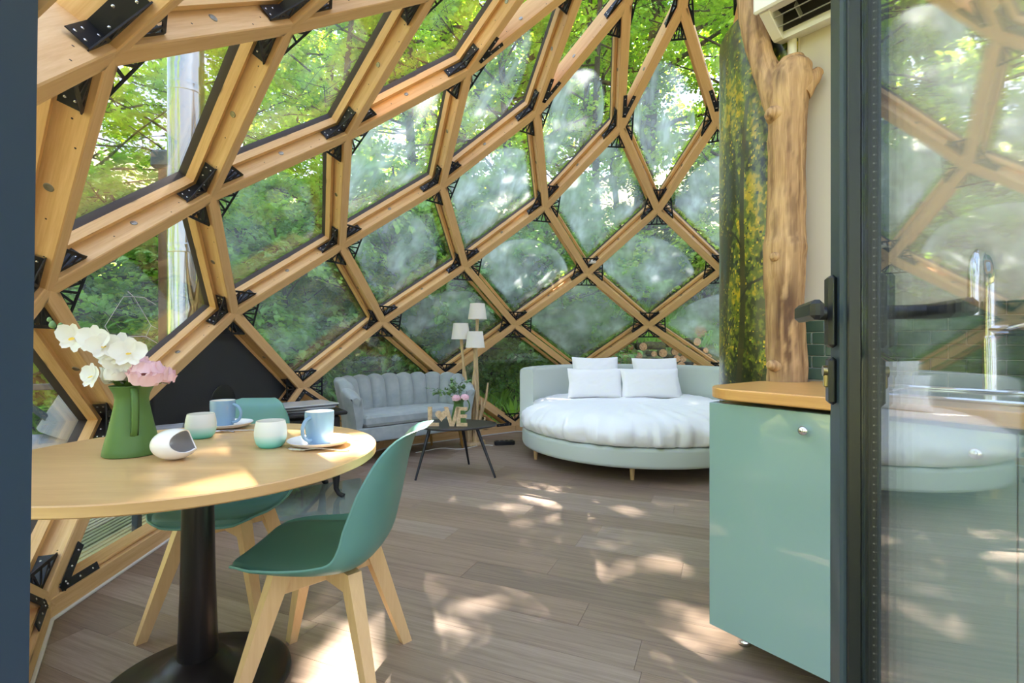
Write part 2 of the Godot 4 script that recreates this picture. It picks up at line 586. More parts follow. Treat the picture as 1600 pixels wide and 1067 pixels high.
func bay(l: int, i: int, number: int, fine: bool) -> void:
	var c := [node_at(l, i), node_at(l + 1, i - 1)]
	if l <= 2: c.append(node_at(l + 2, i - 1))
	c.append(node_at(l + 1, i))
	var fnn := face_normal(l, i)
	if l == 3:
		c[1].y -= 0.04
		c[2].y -= 0.04
	if l == -3:
		pass
	var k := c.size()
	var ring := func(e: float, d: float) -> PackedVector3Array:
		var r := PackedVector3Array()
		for j in k:
			var a: Vector3 = (c[(j + 1) % k] - c[j]).normalized()
			var b: Vector3 = (c[(j + k - 1) % k] - c[j]).normalized()
			r.append(c[j] + (a + b) * e / maxf(a.cross(b).length(), 0.1) + fnn * d)
		return r
	var w := structure("window_%d" % number)
	var panel := l == 2 and posmod(i, 12) == 9
	if fine:
		for j in k:
			var m := (j + 1) % k
			var r0: PackedVector3Array = ring.call(BW - 0.006, 0.098)
			var r1: PackedVector3Array = ring.call(BW + 0.020, 0.098)
			var r2: PackedVector3Array = ring.call(BW - 0.006, 0.143)
			var r3: PackedVector3Array = ring.call(BW + 0.020, 0.143)
			var x: Vector3 = (r0[m] - r0[j]).normalized()
			var t := Transform3D(Basis(x, fnn, x.cross(fnn)), r0[j])
			var inv := t.affine_inverse()
			var mb := MB.new()
			mb.hex([inv * r0[j], inv * r1[j], inv * r3[j], inv * r2[j], inv * r0[m], inv * r1[m], inv * r3[m], inv * r2[m]])
			part("batten", mb.mesh(), mats["pine_pale"], w, t)
		var gk := MB.new()
		var g0: PackedVector3Array = ring.call(BW - 0.01, 0.1435)
		var g1: PackedVector3Array = ring.call(BW + 0.012, 0.1435)
		var g2: PackedVector3Array = ring.call(BW - 0.01, 0.186)
		var g3: PackedVector3Array = ring.call(BW + 0.012, 0.186)
		for j in k:
			var m := (j + 1) % k
			gk.hex([g0[j], g1[j], g3[j], g2[j], g0[m], g1[m], g3[m], g2[m]])
		part("gasket", gk.mesh(), mats["gasket"], w)
	var sheets := [[0.165, 0.169], [0.18, 0.184]] if fine and not panel else [[0.165, 0.172]]
	if panel: sheets = [[0.1, 0.142]]
	for s in sheets:
		var pane := MB.new()
		var a: PackedVector3Array = ring.call(BW - 0.004, s[0])
		var b: PackedVector3Array = ring.call(BW - 0.004, s[1])
		var o := Vector3.ZERO
		for p in a: o += p / k
		o += fnn * (s[1] - s[0]) / 2.0
		for q in [a, b]:
			pane.tri_out(q[0], q[1], q[2], o)
			if k == 4: pane.tri_out(q[0], q[2], q[3], o)
		for j in k:
			pane.quad_out(a[j], a[(j + 1) % k], b[(j + 1) % k], b[j], o)
		if panel: part("panel", pane.mesh(), mats["black_panel"], w, Transform3D(), "solid charcoal infill panel")
		else: part("pane", pane.mesh(), mats["glass"], w)
	# condensation between the panes
	var fog: float = FOG.get(Vector2i(l, i), 0.0)
	if fog > 0.0 and k == 4:
		var q: PackedVector3Array = ring.call(BW + 0.004, 0.1725)
		var mb := MB.new()
		var o: Vector3 = (q[0] + q[2]) / 2.0 + fnn
		mb.tri_out(q[0], q[1], q[2], o)
		mb.tri_out(q[0], q[2], q[3], o)
		var uvs := [Vector2(0, 0), Vector2(0, 1), Vector2(1, 1), Vector2(1, 0)]
		for x in mb.v.size():
			for y in 4:
				if mb.v[x].distance_to(q[y]) < 0.0001: mb.uv[x] = uvs[y]
		var fm := mat("condensation_%d_%d" % [l + 3, i + 6], Color(0.92, 0.96, 1.0, minf(fog * 1.35, 1.0)), 1.0)
		fm.transparency = BaseMaterial3D.TRANSPARENCY_ALPHA
		fm.albedo_texture = fog_tex[posmod(l * 3 + i * 2, 4)]
		fm.backlight_enabled = true
		fm.backlight = Color(1, 1, 1)
		fm.metallic_specular = 0.0
		part("condensation", mb.mesh(), fm, w)

const FOG := {Vector2i(-1, -1): 0.6, Vector2i(-1, 0): 0.75, Vector2i(-1, 1): 0.9, Vector2i(-1, 2): 0.9, Vector2i(0, -1): 0.5, Vector2i(0, 0): 0.85, Vector2i(0, 1): 1.0, Vector2i(0, 2): 0.9, Vector2i(1, -1): 0.5, Vector2i(1, 0): 0.9, Vector2i(1, 1): 0.8, Vector2i(1, -2): 0.2, Vector2i(2, -2): 0.2, Vector2i(-2, 0): 0.4, Vector2i(-2, 1): 0.5, Vector2i(-2, 2): 0.65, Vector2i(0, -2): 0.15, Vector2i(-1, -2): 0.12}
var fog_tex := []

func make_fog() -> void:
	for v in 4:
		var f := FastNoiseLite.new()
		f.seed = 60 + v; f.frequency = 1.0; f.fractal_octaves = 5
		var im := Image.create(256, 256, false, Image.FORMAT_RGBA8)
		var cen: Vector2 = [Vector2(0.75, 0.8), Vector2(0.9, 0.7), Vector2(0.6, 0.9), Vector2(0.8, 0.55)][v]
		var rad: float = [0.72, 0.85, 0.78, 0.95][v]
		for y in 256:
			for x in 256:
				var p := Vector2(x, y) / 255.0
				var m := minf(minf(p.x, p.y), minf(1.0 - p.x, 1.0 - p.y))
				var edge := smoothstep(0.02, 0.09, m + 0.02 * f.get_noise_2d(p.x * 6.0, p.y * 6.0))
				var arc := smoothstep(rad, rad - 0.035, p.distance_to(cen))
				var wx := f.get_noise_2d(p.x * 1.5, p.y * 1.5 + 7.0)
				var n1 := clampf(0.5 + 1.1 * f.get_noise_2d(p.x * 1.6 + 3.0, p.y * 1.6), 0.0, 1.0)
				var n2 := clampf(0.5 + 1.0 * f.get_noise_2d((p.x + p.y) * 1.2 + wx * 0.5, (p.x - p.y) * 4.5 + wx), 0.0, 1.0)
				var a := edge * arc * clampf(0.2 + 0.5 * n1 * n1 + 0.34 * n2 * n1, 0.0, 0.9)
				im.set_pixel(x, y, Color(1, 1, 1, a))
		fog_tex.append(ImageTexture.create_from_image(im))

# lattice corner brackets and flat plates where four beams meet
func brackets(shell: Node3D, l: int, i: int) -> void:
	var az := azimuth(l, i)
	if az < -137 or az > 42 or l < -2: return
	var p := node_at(l, i)
	var up_l := node_at(l - 1, i)
	var up_r := node_at(l - 1, i + 1)
	if l < 4:
		var dn_l := node_at(l + 1, i - 1)
		var dn_r := node_at(l + 1, i)
		corner(shell, p, up_l, up_r, face_normal(l - 2, i + 1), l <= -1)
		corner(shell, p, up_l, dn_l, face_normal(l - 1, i), false)
		corner(shell, p, up_r, dn_r, face_normal(l - 1, i + 1), false)
		if l == 3: plate(shell, p, dn_l, dn_r)
		else: corner(shell, p, dn_l, dn_r, face_normal(l, i), false)
	else:
		corner(shell, p, up_l, up_r, face_normal(2, i + 1), false)
		var w_l := node_at(4, i - 1)
		var w_r := node_at(4, i + 1)
		plate(shell, p + Vector3(0, 0.0, 0), up_l, w_l)
		plate(shell, p + Vector3(0, 0.0, 0), up_r, w_r)

# two flat arms screwed on the inner faces
func plate(shell: Node3D, p: Vector3, q: Vector3, r: Vector3) -> void:
	var a := (q - p).normalized()
	var b := (r - p).normalized()
	var nn := a.cross(b).normalized()
	if nn.dot(W(DX, 1.5, DZ) - p) < 0: nn = -nn
	var sn := a.cross(b).length()
	var c0 := p + (a + b) * 0.026 / sn
	var mb := MB.new()
	var sc := MB.new()
	for q2 in [a, b]:
		var side := nn.cross(q2)
		if side.dot(a + b) < 0: side = -side
		var t := Transform3D(Basis(q2, nn, q2.cross(nn)), c0 + nn * 0.001)
		mb.box(Vector3(-0.014, 0, -0.017), Vector3(0.2, 0.004, 0.017), 0.001, t)
		for u in [0.02, 0.09, 0.165]:
			sc.lathe([Vector2(0, 0.0065), Vector2(0.004, 0.006), Vector2(0.0055, 0.0035)], 7, t * Transform3D(Basis(), Vector3(u, 0, 0)))
	var o := part("flat_plate", mb.mesh(), mats["black_steel"], shell)
	part("screw", sc.mesh(), mats["screw_steel"], o).set_meta("kind", "stuff")

func corner(shell: Node3D, p: Vector3, q: Vector3, r: Vector3, fnn: Vector3, flat: bool) -> void:
	var a := (q - p).normalized()
	var b := (r - p).normalized()
	var sn := a.cross(b).length()
	if sn < 0.2: return
	if fnn == Vector3.ZERO: return
	if flat and a.dot(b) > 0.3:
		plate(shell, p, q, r)
		return
	var c0 := p + (a + b) * (BW + 0.001) / sn + fnn * 0.03
	var leg := 0.16
	var mb := MB.new()
	var sc := MB.new()
	var bar := func(u: Vector3, v2: Vector3, wd: float) -> void:
		var x := (v2 - u).normalized()
		var t := Transform3D(Basis(x, fnn, x.cross(fnn)), u)
		mb.box(Vector3(-wd * 0.4, -0.002, -wd), Vector3(u.distance_to(v2) + wd * 0.4, 0.002, wd), 0.0, t)
	var ea := c0 + a * leg
	var eb := c0 + b * leg
	bar.call(c0 + b * 0.007, ea, 0.0075)
	bar.call(c0 + a * 0.007, eb, 0.0075)
	bar.call(ea, eb, 0.0075)
	for u in [0.25, 0.5, 0.75]:
		bar.call(c0, ea.lerp(eb, u), 0.0055)
	var mid := ea.lerp(eb, 0.5)
	bar.call(c0 + a * leg * 0.55, ea.lerp(eb, 0.25), 0.005)
	bar.call(c0 + b * leg * 0.55, ea.lerp(eb, 0.75), 0.005)
	for q2 in [[a, b], [b, a]]:
		var x: Vector3 = q2[0]
		var inn: Vector3 = (q2[1] - x * x.dot(q2[1])).normalized()
		var t := Transform3D(Basis(x, fnn, x.cross(fnn)), c0)
		var s := signf(t.basis.z.dot(inn))
		mb.box(Vector3(0, 0, minf(0, s * 0.003)), Vector3(leg, 0.06, maxf(0, s * 0.003)), 0.0, t)
		for u in [Vector2(0.03, 0.02), Vector2(0.08, 0.045), Vector2(0.135, 0.02), Vector2(0.135, 0.045)]:
			var ts := Transform3D(Basis(x, s * t.basis.z, -s * fnn), t * Vector3(u.x, u.y, s * 0.003))
			sc.lathe([Vector2(0, 0.0025), Vector2(0.0035, 0.002), Vector2(0.005, 0.0)], 6, ts)
	var o := part("corner_bracket", mb.mesh(), mats["black_steel"], shell)
	part("screw", sc.mesh(), mats["screw_steel"], o).set_meta("kind", "stuff")

func floor_and_deck() -> void:
	var base := structure("floor")
	var mb := MB.new()
	var ring := PackedVector2Array()
	for i in 12:
		var p := node_at(4, i)
		ring.append(Vector2(p.x, p.z) + (Vector2(p.x, p.z) - Vector2(DX, -DZ)) * 0.03)
	mb.prism(ring, -0.12, -0.006)
	part("subfloor", mb.mesh(), mat("subfloor_dark", srgb(86, 78, 70), 0.9), base)
	# vinyl planks, each laid by itself
	var tex := wood_tex(71, 512, 256, srgb(162, 139, 120), srgb(116, 95, 80), 0, 0.55)
	var kinds := []
	for k in 5:
		var v: float = [1.0, 0.94, 1.04, 0.9, 0.97][k]
		var w: float = [0.0, 0.015, -0.01, 0.01, 0.02][k]
		var m := tri_mat(mat("plank_%d" % k, Color(v + w, v, v - w), 0.48), tex, Vector3(0.75, 4.5, 4.5))
		m.uv1_offset = Vector3(0.17 * k, 0.31 * k, 0.23 * k)
		kinds.append(m)
	var dir := Vector2(0.923, 0.384)
	var across := Vector2(-0.384, 0.923)
	var o := Vector2(DX, -DZ)
	var r2 := RandomNumberGenerator.new()
	r2.seed = 3
	for row in range(-19, 20):
		var start := -3.7 - r2.randf() * 1.2
		var k := 0
		while start < 3.7:
			var a0 := start
			var a1 := start + 1.25
			start = a1
			var b0 := row * 0.185
			var b1 := b0 + 0.185
			var g := 0.0006
			var quad := PackedVector2Array()
			for q in [Vector2(a0 + g, b0 + g), Vector2(a1 - g, b0 + g), Vector2(a1 - g, b1 - g), Vector2(a0 + g, b1 - g)]:
				quad.append(o + dir * q.x + across * q.y)
			for poly in Geometry2D.intersect_polygons(quad, ring):
				if poly.size() < 3: continue
				var t := Transform3D(Basis(Vector3(dir.x, 0, dir.y), Vector3.UP, Vector3(dir.x, 0, dir.y).cross(Vector3.UP)), Vector3(o.x, 0, o.y) + Vector3(across.x, 0, across.y) * (b0 + 0.09) + Vector3(dir.x, 0, dir.y) * (a0 + 0.6))
				var inv := t.affine_inverse()
				var lp := PackedVector2Array()
				for q in poly:
					var w3 := inv * Vector3(q.x, 0, q.y)
					lp.append(Vector2(w3.x, w3.z))
				var pm := MB.new()
				pm.prism(lp, -0.006, 0.0, Transform3D(), 0.0)
				part("plank", pm.mesh(), kinds[r2.randi() % 5], base, t)
			k += 1
	# deck boards outside, along the dome's left foot
	var deck := structure("deck")
	var dtex := wood_tex(77, 256, 128, srgb(186, 178, 156), srgb(120, 118, 92), 1, 0.6)
	var dm := []
	for k in 3:
		var mm := tri_mat(mat("deck_board_%d" % k, [Color(1, 0.98, 0.93), Color(0.82, 0.86, 0.74), Color(0.92, 0.95, 0.84)][k], 0.8), dtex, Vector3(0.6, 4, 14))
		mm.uv1_offset = Vector3(0.3 * k, 0.2 * k, 0.5 * k)
		dm.append(mm)
	var a := node_at(4, -5)
	var b := node_at(4, -4)
	a.y = 0; b.y = 0
	var dx := (b - a).normalized()
	var outw := Vector3(dx.z, 0, -dx.x)
	if outw.dot(a - W(DX, 0, DZ)) < 0: outw = -outw
	var td := Transform3D(Basis(dx, Vector3.UP, dx.cross(Vector3.UP)), a)
	var sgn := signf(td.basis.z.dot(outw))
	for k in 15:
		var bm := MB.new()
		var z0 := 0.13 + k * 0.149
		# a board with three grooves
		for gq in 4:
			bm.box(Vector3(-2.2, -0.06, sgn * (z0 + gq * 0.036) if sgn > 0 else sgn * (z0 + gq * 0.036 + 0.029)), Vector3(3.4, -0.02, sgn * (z0 + gq * 0.036 + 0.029) if sgn > 0 else sgn * (z0 + gq * 0.036)), 0.004)
		var zl := minf(sgn * z0, sgn * (z0 + 0.137))
		bm.box(Vector3(-2.2, -0.062, zl), Vector3(3.4, -0.028, zl + 0.137), 0.0)
		part("deck_board", bm.mesh(), dm[(k * 2 + k / 4) % 3], deck, td)

func kitchen_frame() -> Transform3D:
	# x along the cabinet fronts, y up, z out into the room
	return Transform3D(Basis(Vector3(0.6, 0, 0.8), Vector3.UP, Vector3(-0.8, 0, 0.6)), W(0.712, 0, 1.816))

func mural_tex() -> ImageTexture:
	var w := 512
	var h := 1024
	var im := Image.create(w, h, false, Image.FORMAT_RGB8)
	var f := FastNoiseLite.new()
	f.seed = 5; f.frequency = 0.006; f.fractal_octaves = 4
	var f2 := FastNoiseLite.new()
	f2.seed = 9; f2.frequency = 0.05; f2.fractal_octaves = 3
	for y in h:
		for x in w:
			var a := f.get_noise_2d(x, y * 0.8)
			var b := f2.get_noise_2d(x, y)
			var low := float(y) / h
			var glow := clampf(0.28 + a * 1.0 + b * 0.6 + 0.2 * sin(x * 0.011 + 1.0) + 0.22 * smoothstep(0.55, 0.9, low) , 0.0, 1.0)
			var c := srgb(34, 42, 14).lerp(srgb(92, 102, 22), smoothstep(0.2, 0.55, glow)).lerp(srgb(176, 150, 26), smoothstep(0.62, 0.95, glow))
			if a + b * 0.9 > 0.62 and low < 0.6 and x > 300: c = c.lerp(srgb(240, 228, 196), 0.7)
			im.set_pixel(x, y, c)
	var r := RandomNumberGenerator.new()
	r.seed = 12
	for k in 5200:
		var cx := r.randi_range(0, w - 1)
		var cy := r.randi_range(0, h - 1)
		var g := f.get_noise_2d(cx, cy * 0.8)
		var c: Color = [srgb(206, 172, 34), srgb(120, 134, 30), srgb(40, 52, 18), srgb(176, 160, 36)][r.randi() % 4]
		if g < -0.1: c = c.darkened(0.5)
		im.fill_rect(Rect2i(cx, cy, r.randi_range(2, 6), r.randi_range(2, 5)), c)
	# trunks and branches
	for q in [[130, 26, 0.05], [265, 15, -0.09], [330, 8, 0.04], [430, 20, 0.03], [40, 12, 0.0], [200, 7, 0.08]]:
		for y in range(160, h):
			var xx := int(q[0] + (y - 600) * q[2] + 8.0 * sin(y * 0.012 + q[0]))
			var wd := int(q[1] * (0.35 + 0.65 * float(y) / h))
			im.fill_rect(Rect2i(xx, y, wd, 1), srgb(38, 36, 16).lerp(srgb(74, 68, 24), 0.5 + 0.5 * f2.get_noise_2d(xx * 3, y * 0.4)))
	for q in [[265, 640, -1], [265, 760, -1], [270, 880, -1], [262, 700, 1], [130, 420, 1], [132, 520, -1]]:
		for s in 110:
			im.fill_rect(Rect2i(clampi(q[0] + q[2] * s, 0, w - 4), clampi(q[1] - int(s * 0.75 + 8 * sin(s * 0.07)), 0, h - 4), 4, 4 if s < 60 else 2), srgb(34, 32, 14))
	return ImageTexture.create_from_image(im)

func partition() -> void:
	var kf := kitchen_frame()
	var wall := structure("wall_partition", kf)
	var mb := MB.new()
	mb.box(Vector3(-0.05, 0, -0.72), Vector3(2.45, 2.95, -0.62), 0.004)
	part("plaster", mb.mesh(), mats["cream_wall"], wall)
	# a narrow white edge strip beside the tiles
	mb = MB.new()
	mb.box(Vector3(-0.05, 0.94, -0.62), Vector3(0.03, 2.9, -0.612), 0.002)
	part("edge_strip", mb.mesh(), mats["cream_wall"], wall)
	# tiles: six courses in stretcher bond over the worktop
	mb = MB.new()
	mb.box(Vector3(0.03, 0.94, -0.62), Vector3(1.75, 1.235, -0.617), 0.0)
	part("grout", mb.mesh(), mats["grout"], wall)
	var full := MB.new()
	full.box(Vector3(0.0015, 0.0015, 0), Vector3(0.0965, 0.0475, 0.007), 0.0025)
	var half := MB.new()
	half.box(Vector3(0.0015, 0.0015, 0), Vector3(0.0475, 0.0475, 0.007), 0.0025)
	var fm := full.mesh()
	var hm := half.mesh()
	var tm := []
	for k in 3: tm.append(mat("tile_%d" % k, [srgb(74, 96, 78), srgb(66, 88, 72), srgb(82, 102, 84)][k], 0.1))
	for row in 6:
		var x := 0.03
		if row % 2 == 1:
			part("tile", hm, tm[row % 3], wall, at(Vector3(x, 0.9415 + row * 0.049, -0.617)))
			x += 0.049
		while x < 1.65:
			part("tile", fm, tm[rng.randi() % 3], wall, at(Vector3(x, 0.9415 + row * 0.049, -0.617)))
			x += 0.098
	# curved wall that carries the printed forest
	var mural := structure("wall_mural")
	var cc := Vector2(1.563, -2.514)
	var rows := []
	var cols := 40
	for iy in 2:
		var rr := PackedVector3Array()
		for k in cols + 1:
			var a := lerpf(-0.15, 2.0, float(k) / cols)
			# starts where the straight wall ends and turns away from the camera
			var d0 := Vector2(-0.8, 0.6).rotated(a)
			rr.append(Vector3(cc.x + d0.x * 0.5, 0.0 if iy == 0 else 2.63, cc.y + d0.y * 0.5))
		rows.append(rr)
	var mm := MB.new()
	mm.grid([rows[1], rows[0]], false, false, true, true)
	var pm := mat("mural_print", Color.WHITE, 0.3)
	pm.albedo_texture = mural_tex()
	pm.clearcoat_enabled = true
	pm.clearcoat = 0.5
	pm.clearcoat_roughness = 0.12
	part("printed_panel", mm.mesh(), pm, mural)
	var back := MB.new()
	var poly := PackedVector2Array()
	for k in 33:
		var d0 := Vector2(-0.8, 0.6).rotated(lerpf(-0.15, 2.0, k / 32.0))
		poly.append(cc + d0 * 0.497)
	for k in 33:
		var d0 := Vector2(-0.8, 0.6).rotated(lerpf(2.0, -0.15, k / 32.0))
		poly.append(cc + d0 * 0.42)
	back.prism(poly, 0.0, 2.628)
	part("core", back.mesh(), mats["cream_wall"], mural)
	# straight return wall behind it
	var rt := structure("wall_return", Transform3D(Basis(Vector3(0.8, 0, -0.6), Vector3.UP, Vector3(0.6, 0, 0.8)), Vector3(cc.x - 0.3, 0, cc.y - 0.4) + Vector3(0, 0, 0)))
	mb = MB.new()
	mb.box(Vector3(0.12, 0, 0.0), Vector3(3.0, 2.62, 0.09), 0.004)
	part("plaster", mb.mesh(), mats["cream_wall"], rt)
	# peeled tree that stands as a pillar at the wall's end
	var tr := thing("wooden_pillar", "peeled tree trunk pillar with knots and a forked limb before the cream wall", "pillar", at(W(1.13, 0, 2.108)))
	var path := []
	var rad := []
	for q in [[0.0, 0.0, 0.085], [0.3, 0.0, 0.081], [0.6, 0.004, 0.077], [0.93, 0.006, 0.077], [1.1, 0.002, 0.073], [1.28, -0.002, 0.073], [1.4, -0.004, 0.079], [1.48, -0.003, 0.082], [1.56, 0.0, 0.074], [1.8, 0.004, 0.07], [1.95, 0.006, 0.071], [2.08, 0.012, 0.077], [2.17, 0.022, 0.083], [2.23, 0.03, 0.072], [2.27, 0.03, 0.045], [2.285, 0.028, 0.006]]:
		path.append(Vector3(q[1], q[0], 0.0))
		rad.append(q[2])
	part("stem", rough_tube(path, rad, 150, 48, 4, 0.006, 1.3).mesh(), mats["trunk_wood"], tr)
	part("limb", rough_tube([Vector3(0.01, 2.0, 0.0), Vector3(-0.02, 2.14, -0.03), Vector3(-0.045, 2.32, -0.1), Vector3(-0.062, 2.52, -0.16), Vector3(-0.074, 2.75, -0.2), Vector3(-0.09, 3.0, -0.24)], [0.05, 0.06, 0.052, 0.05, 0.047, 0.045], 60, 30, 9, 0.006).mesh(), mats["trunk_wood"], tr)
	for q in [[-0.05, 1.0, 0.03, -0.088, 1.006, 0.042, 0.022], [-0.05, 1.44, 0.035, -0.078, 1.446, 0.05, 0.02], [-0.055, 2.03, 0.02, -0.085, 2.035, 0.035, 0.03], [0.05, 2.12, 0.02, 0.118, 2.2, 0.035, 0.036]]:
		var a := Vector3(q[0], q[1], q[2])
		var b := Vector3(q[3], q[4], q[5])
		part("knot", rough_tube([a, a.lerp(b, 0.6), b, b + (b - a) * 0.08], [q[6] * 1.3, q[6], q[6] * 0.62, q[6] * 0.15], 14, 16, int(q[1] * 50.0), 0.007).mesh(), mats["trunk_wood"], tr)
	# split air conditioner on the wall
	var ac := thing("air_conditioner", "white split air conditioner high on the cream wall above the trunk's fork", "air conditioner", kf * at(Vector3(0.0, 2.37, -0.62)))
	var prof := PackedVector2Array([Vector2(0.0, 0.02), Vector2(0.09, 0.0), Vector2(0.19, 0.05), Vector2(0.225, 0.085), Vector2(0.225, 0.3), Vector2(0.0, 0.31)])
	var side := Transform3D(Basis(Vector3(0, 0, 1), Vector3(1, 0, 0), Vector3(0, 1, 0)), Vector3.ZERO)
	mb = MB.new()
	mb.prism(PackedVector2Array([Vector2(0.0, 0.02), Vector2(0.085, 0.0), Vector2(0.085, 0.31), Vector2(0.0, 0.31)]), -0.04, 0.8, side, 0.004)
	mb.prism(PackedVector2Array([Vector2(0.085, 0.0), Vector2(0.1, 0.004), Vector2(0.21, 0.07), Vector2(0.21, 0.31), Vector2(0.085, 0.31)]), -0.04, 0.0, side, 0.003)
	mb.prism(PackedVector2Array([Vector2(0.085, 0.0), Vector2(0.1, 0.004), Vector2(0.21, 0.07), Vector2(0.21, 0.31), Vector2(0.085, 0.31)]), 0.76, 0.8, side, 0.003)
	mb.prism(PackedVector2Array([Vector2(0.178, 0.075), Vector2(0.21, 0.075), Vector2(0.21, 0.31), Vector2(0.178, 0.31)]), -0.04, 0.8, side, 0.003)
	part("body", mb.mesh(), mats["white_plastic"], ac)
	mb = MB.new()
	mb.box(Vector3(-0.055, 0.07, 0.212), Vector3(0.81, 0.31, 0.235), 0.008)
	part("front_panel", mb.mesh(), mats["white_plastic"], ac)
	mb = MB.new()
	mb.box(Vector3(-0.001, 0.1, 0.09), Vector3(0.76, 0.13, 0.175), 0.0)
	mb.box(Vector3(-0.001, 0.03, 0.086), Vector3(0.76, 0.12, 0.09), 0.0)
	part("outlet", mb.mesh(), mats["dark_inside"], ac)
	for k in 2:
		mb = MB.new()
		mb.box(Vector3(0.0, -0.002, -0.012), Vector3(0.76, 0.002, 0.012), 0.001, Transform3D(Basis(Vector3(1, 0, 0), 0.5), Vector3(0.0, 0.035 + k * 0.025, 0.125 + k * 0.035)))
		part("louvre", mb.mesh(), mats["grey_plastic"], ac)
	for k in 6:
		mb = MB.new()
		mb.box(Vector3(-0.002, 0.0, -0.03), Vector3(0.002, 0.03, 0.03), 0.0, Transform3D(Basis(Vector3(1, 0, 0), -0.54), Vector3(0.08 + k * 0.125, 0.05, 0.14)))
		part("fin", mb.mesh(), mats["grey_plastic"], ac)
	var tx := TextMesh.new()
	tx.text = "DAIKIN"
	tx.font_size = 16
	tx.pixel_size = 0.0011
	tx.depth = 0.001
	part("lettering", tx, mats["grey_plastic"], ac, at(Vector3(0.075, 0.1, 0.2355)))
	mb = MB.new()
	mb.tube([Vector3(0.005, -0.08, 0.02), Vector3(0.005, 0.03, 0.02)], [0.018, 0.018], 12)
	part("pipe_cover", mb.mesh(), mats["white_plastic"], ac)

func kitchen() -> void:
	var kf := kitchen_frame()
	var cab := thing("kitchen_cabinet", "sage green lacquered kitchen base unit on chrome feet", "cabinet", kf)
	var mb := MB.new()
	mb.box(Vector3(0.0, 0.1, -0.41), Vector3(0.13, 0.885, -0.002), 0.002)
	mb.box(Vector3(0.13, 0.1, -0.56), Vector3(1.66, 0.885, -0.002), 0.002)
	part("body", mb.mesh(), mats["sage_lacquer"], cab)
	for k in 4:
		mb = MB.new()
		var x0 := k * 0.3925
		mb.box(Vector3(x0 + 0.0015, 0.1, 0.0), Vector3(x0 + 0.391, 0.885, 0.018), 0.0015)
		var d := part("door", mb.mesh(), mats["sage_lacquer"], cab)
		var kb := MB.new()
		kb.lathe([Vector2(0.0, 0.024), Vector2(0.008, 0.0235), Vector2(0.0135, 0.02), Vector2(0.0145, 0.014), Vector2(0.012, 0.008), Vector2(0.008, 0.004), Vector2(0.008, 0.0)], 24, Transform3D(Basis(Vector3(1, 0, 0), Vector3(0, 0, 1), Vector3(0, -1, 0)), Vector3(x0 + 0.322, 0.83, 0.018)))
		part("knob", kb.mesh(), mats["chrome"], d)
	for q in [[0.05, -0.13], [0.16, -0.5], [0.8, -0.13], [0.8, -0.5], [1.6, -0.13], [1.6, -0.5]]:
		mb = MB.new()
		mb.lathe([Vector2(0.0, 0.1), Vector2(0.016, 0.1), Vector2(0.016, 0.02), Vector2(0.022, 0.014), Vector2(0.024, 0.0), Vector2(0.0, 0.0)], 18, at(Vector3(q[0], 0, q[1])))
		part("foot", mb.mesh(), mats["chrome"], cab)
	# worktop with a rounded free end, cut out for the sink
	var top := thing("worktop", "oiled oak worktop with a rounded free end on the green cabinet", "worktop", kf)
	var poly := PackedVector2Array()
	poly.append(Vector2(1.68, 0.04)); poly.append(Vector2(1.68, -0.6)); poly.append(Vector2(0.12, -0.6))
	for k in 13:
		var a := deg_to_rad(lerpf(-42.0, 118.0, k / 12.0))
		poly.append(Vector2(0.017 + 0.092 * cos(a), -0.51 + 0.092 * sin(a)))
	poly.append(Vector2(-0.038, -0.41))
	for k in 13:
		var a := PI / 2 * k / 12.0
		poly.append(Vector2(0.11 - 0.15 * cos(a), -0.11 + 0.15 * sin(a)))
	mb = MB.new()
	mb.prism(poly, 0.9, 0.938, Transform3D(), 0.004)
	part("board", mb.mesh(), mats["worktop_wood"], top)
	var sink := thing("sink", "stainless inset sink with a raised rim on the oak worktop", "sink", kf * at(Vector3(0.42, 0.938, -0.1)))
	mb = MB.new()
	for q in [[0.0, 0.0, 0.5, -0.03], [0.0, -0.37, 0.5, -0.4], [0.0, -0.03, 0.03, -0.37], [0.47, -0.03, 0.5, -0.37]]:
		mb.box(Vector3(q[0], 0.0005, q[3]), Vector3(q[2], 0.012, q[1]), 0.004)
	part("rim", mb.mesh(), mats["chrome"], sink)
	mb = MB.new()
	mb.box(Vector3(0.03, 0.0005, -0.37), Vector3(0.47, 0.003, -0.03), 0.001)
	part("basin", mb.mesh(), mats["steel_pipe"], sink)
	mb = MB.new()
	mb.lathe([Vector2(0.0, 0.02), Vector2(0.012, 0.019), Vector2(0.02, 0.012), Vector2(0.022, 0.004), Vector2(0.022, 0.0)], 20, at(Vector3(0.39, 0.012, -0.015)))
	part("plug_control", mb.mesh(), mats["chrome"], sink)
	var fc := thing("kitchen_tap", "tall chrome gooseneck kitchen tap behind the sink", "tap", kf * at(Vector3(0.64, 0.938, -0.54)))
	mb = MB.new()
	mb.lathe([Vector2(0.0, 0.0), Vector2(0.028, 0.0), Vector2(0.028, 0.006), Vector2(0.022, 0.012), Vector2(0.022, 0.17), Vector2(0.018, 0.18)], 22)
	part("base", mb.mesh(), mats["chrome"], fc)
	var path := [Vector3(0, 0.17, 0), Vector3(0, 0.25, 0), Vector3(0, 0.34, 0)]
	for k in 15:
		var a := PI * k / 14.0
		path.append(Vector3(0, 0.35 + 0.1 * sin(a), 0.1 - 0.1 * cos(a)))
	path.append(Vector3(0, 0.24, 0.2))
	var rad := []
	for k in path.size(): rad.append(0.0165)
	mb = MB.new()
	mb.tube(path, rad, 18)
	part("spout", mb.mesh(), mats["chrome"], fc)
	mb = MB.new()
	mb.tube([Vector3(0.0, 0.2, 0.0), Vector3(0.045, 0.2, 0.0)], [0.017, 0.017], 16)
	mb.tube([Vector3(0.04, 0.2, 0.0), Vector3(0.11, 0.225, 0.01)], [0.008, 0.006], 10)
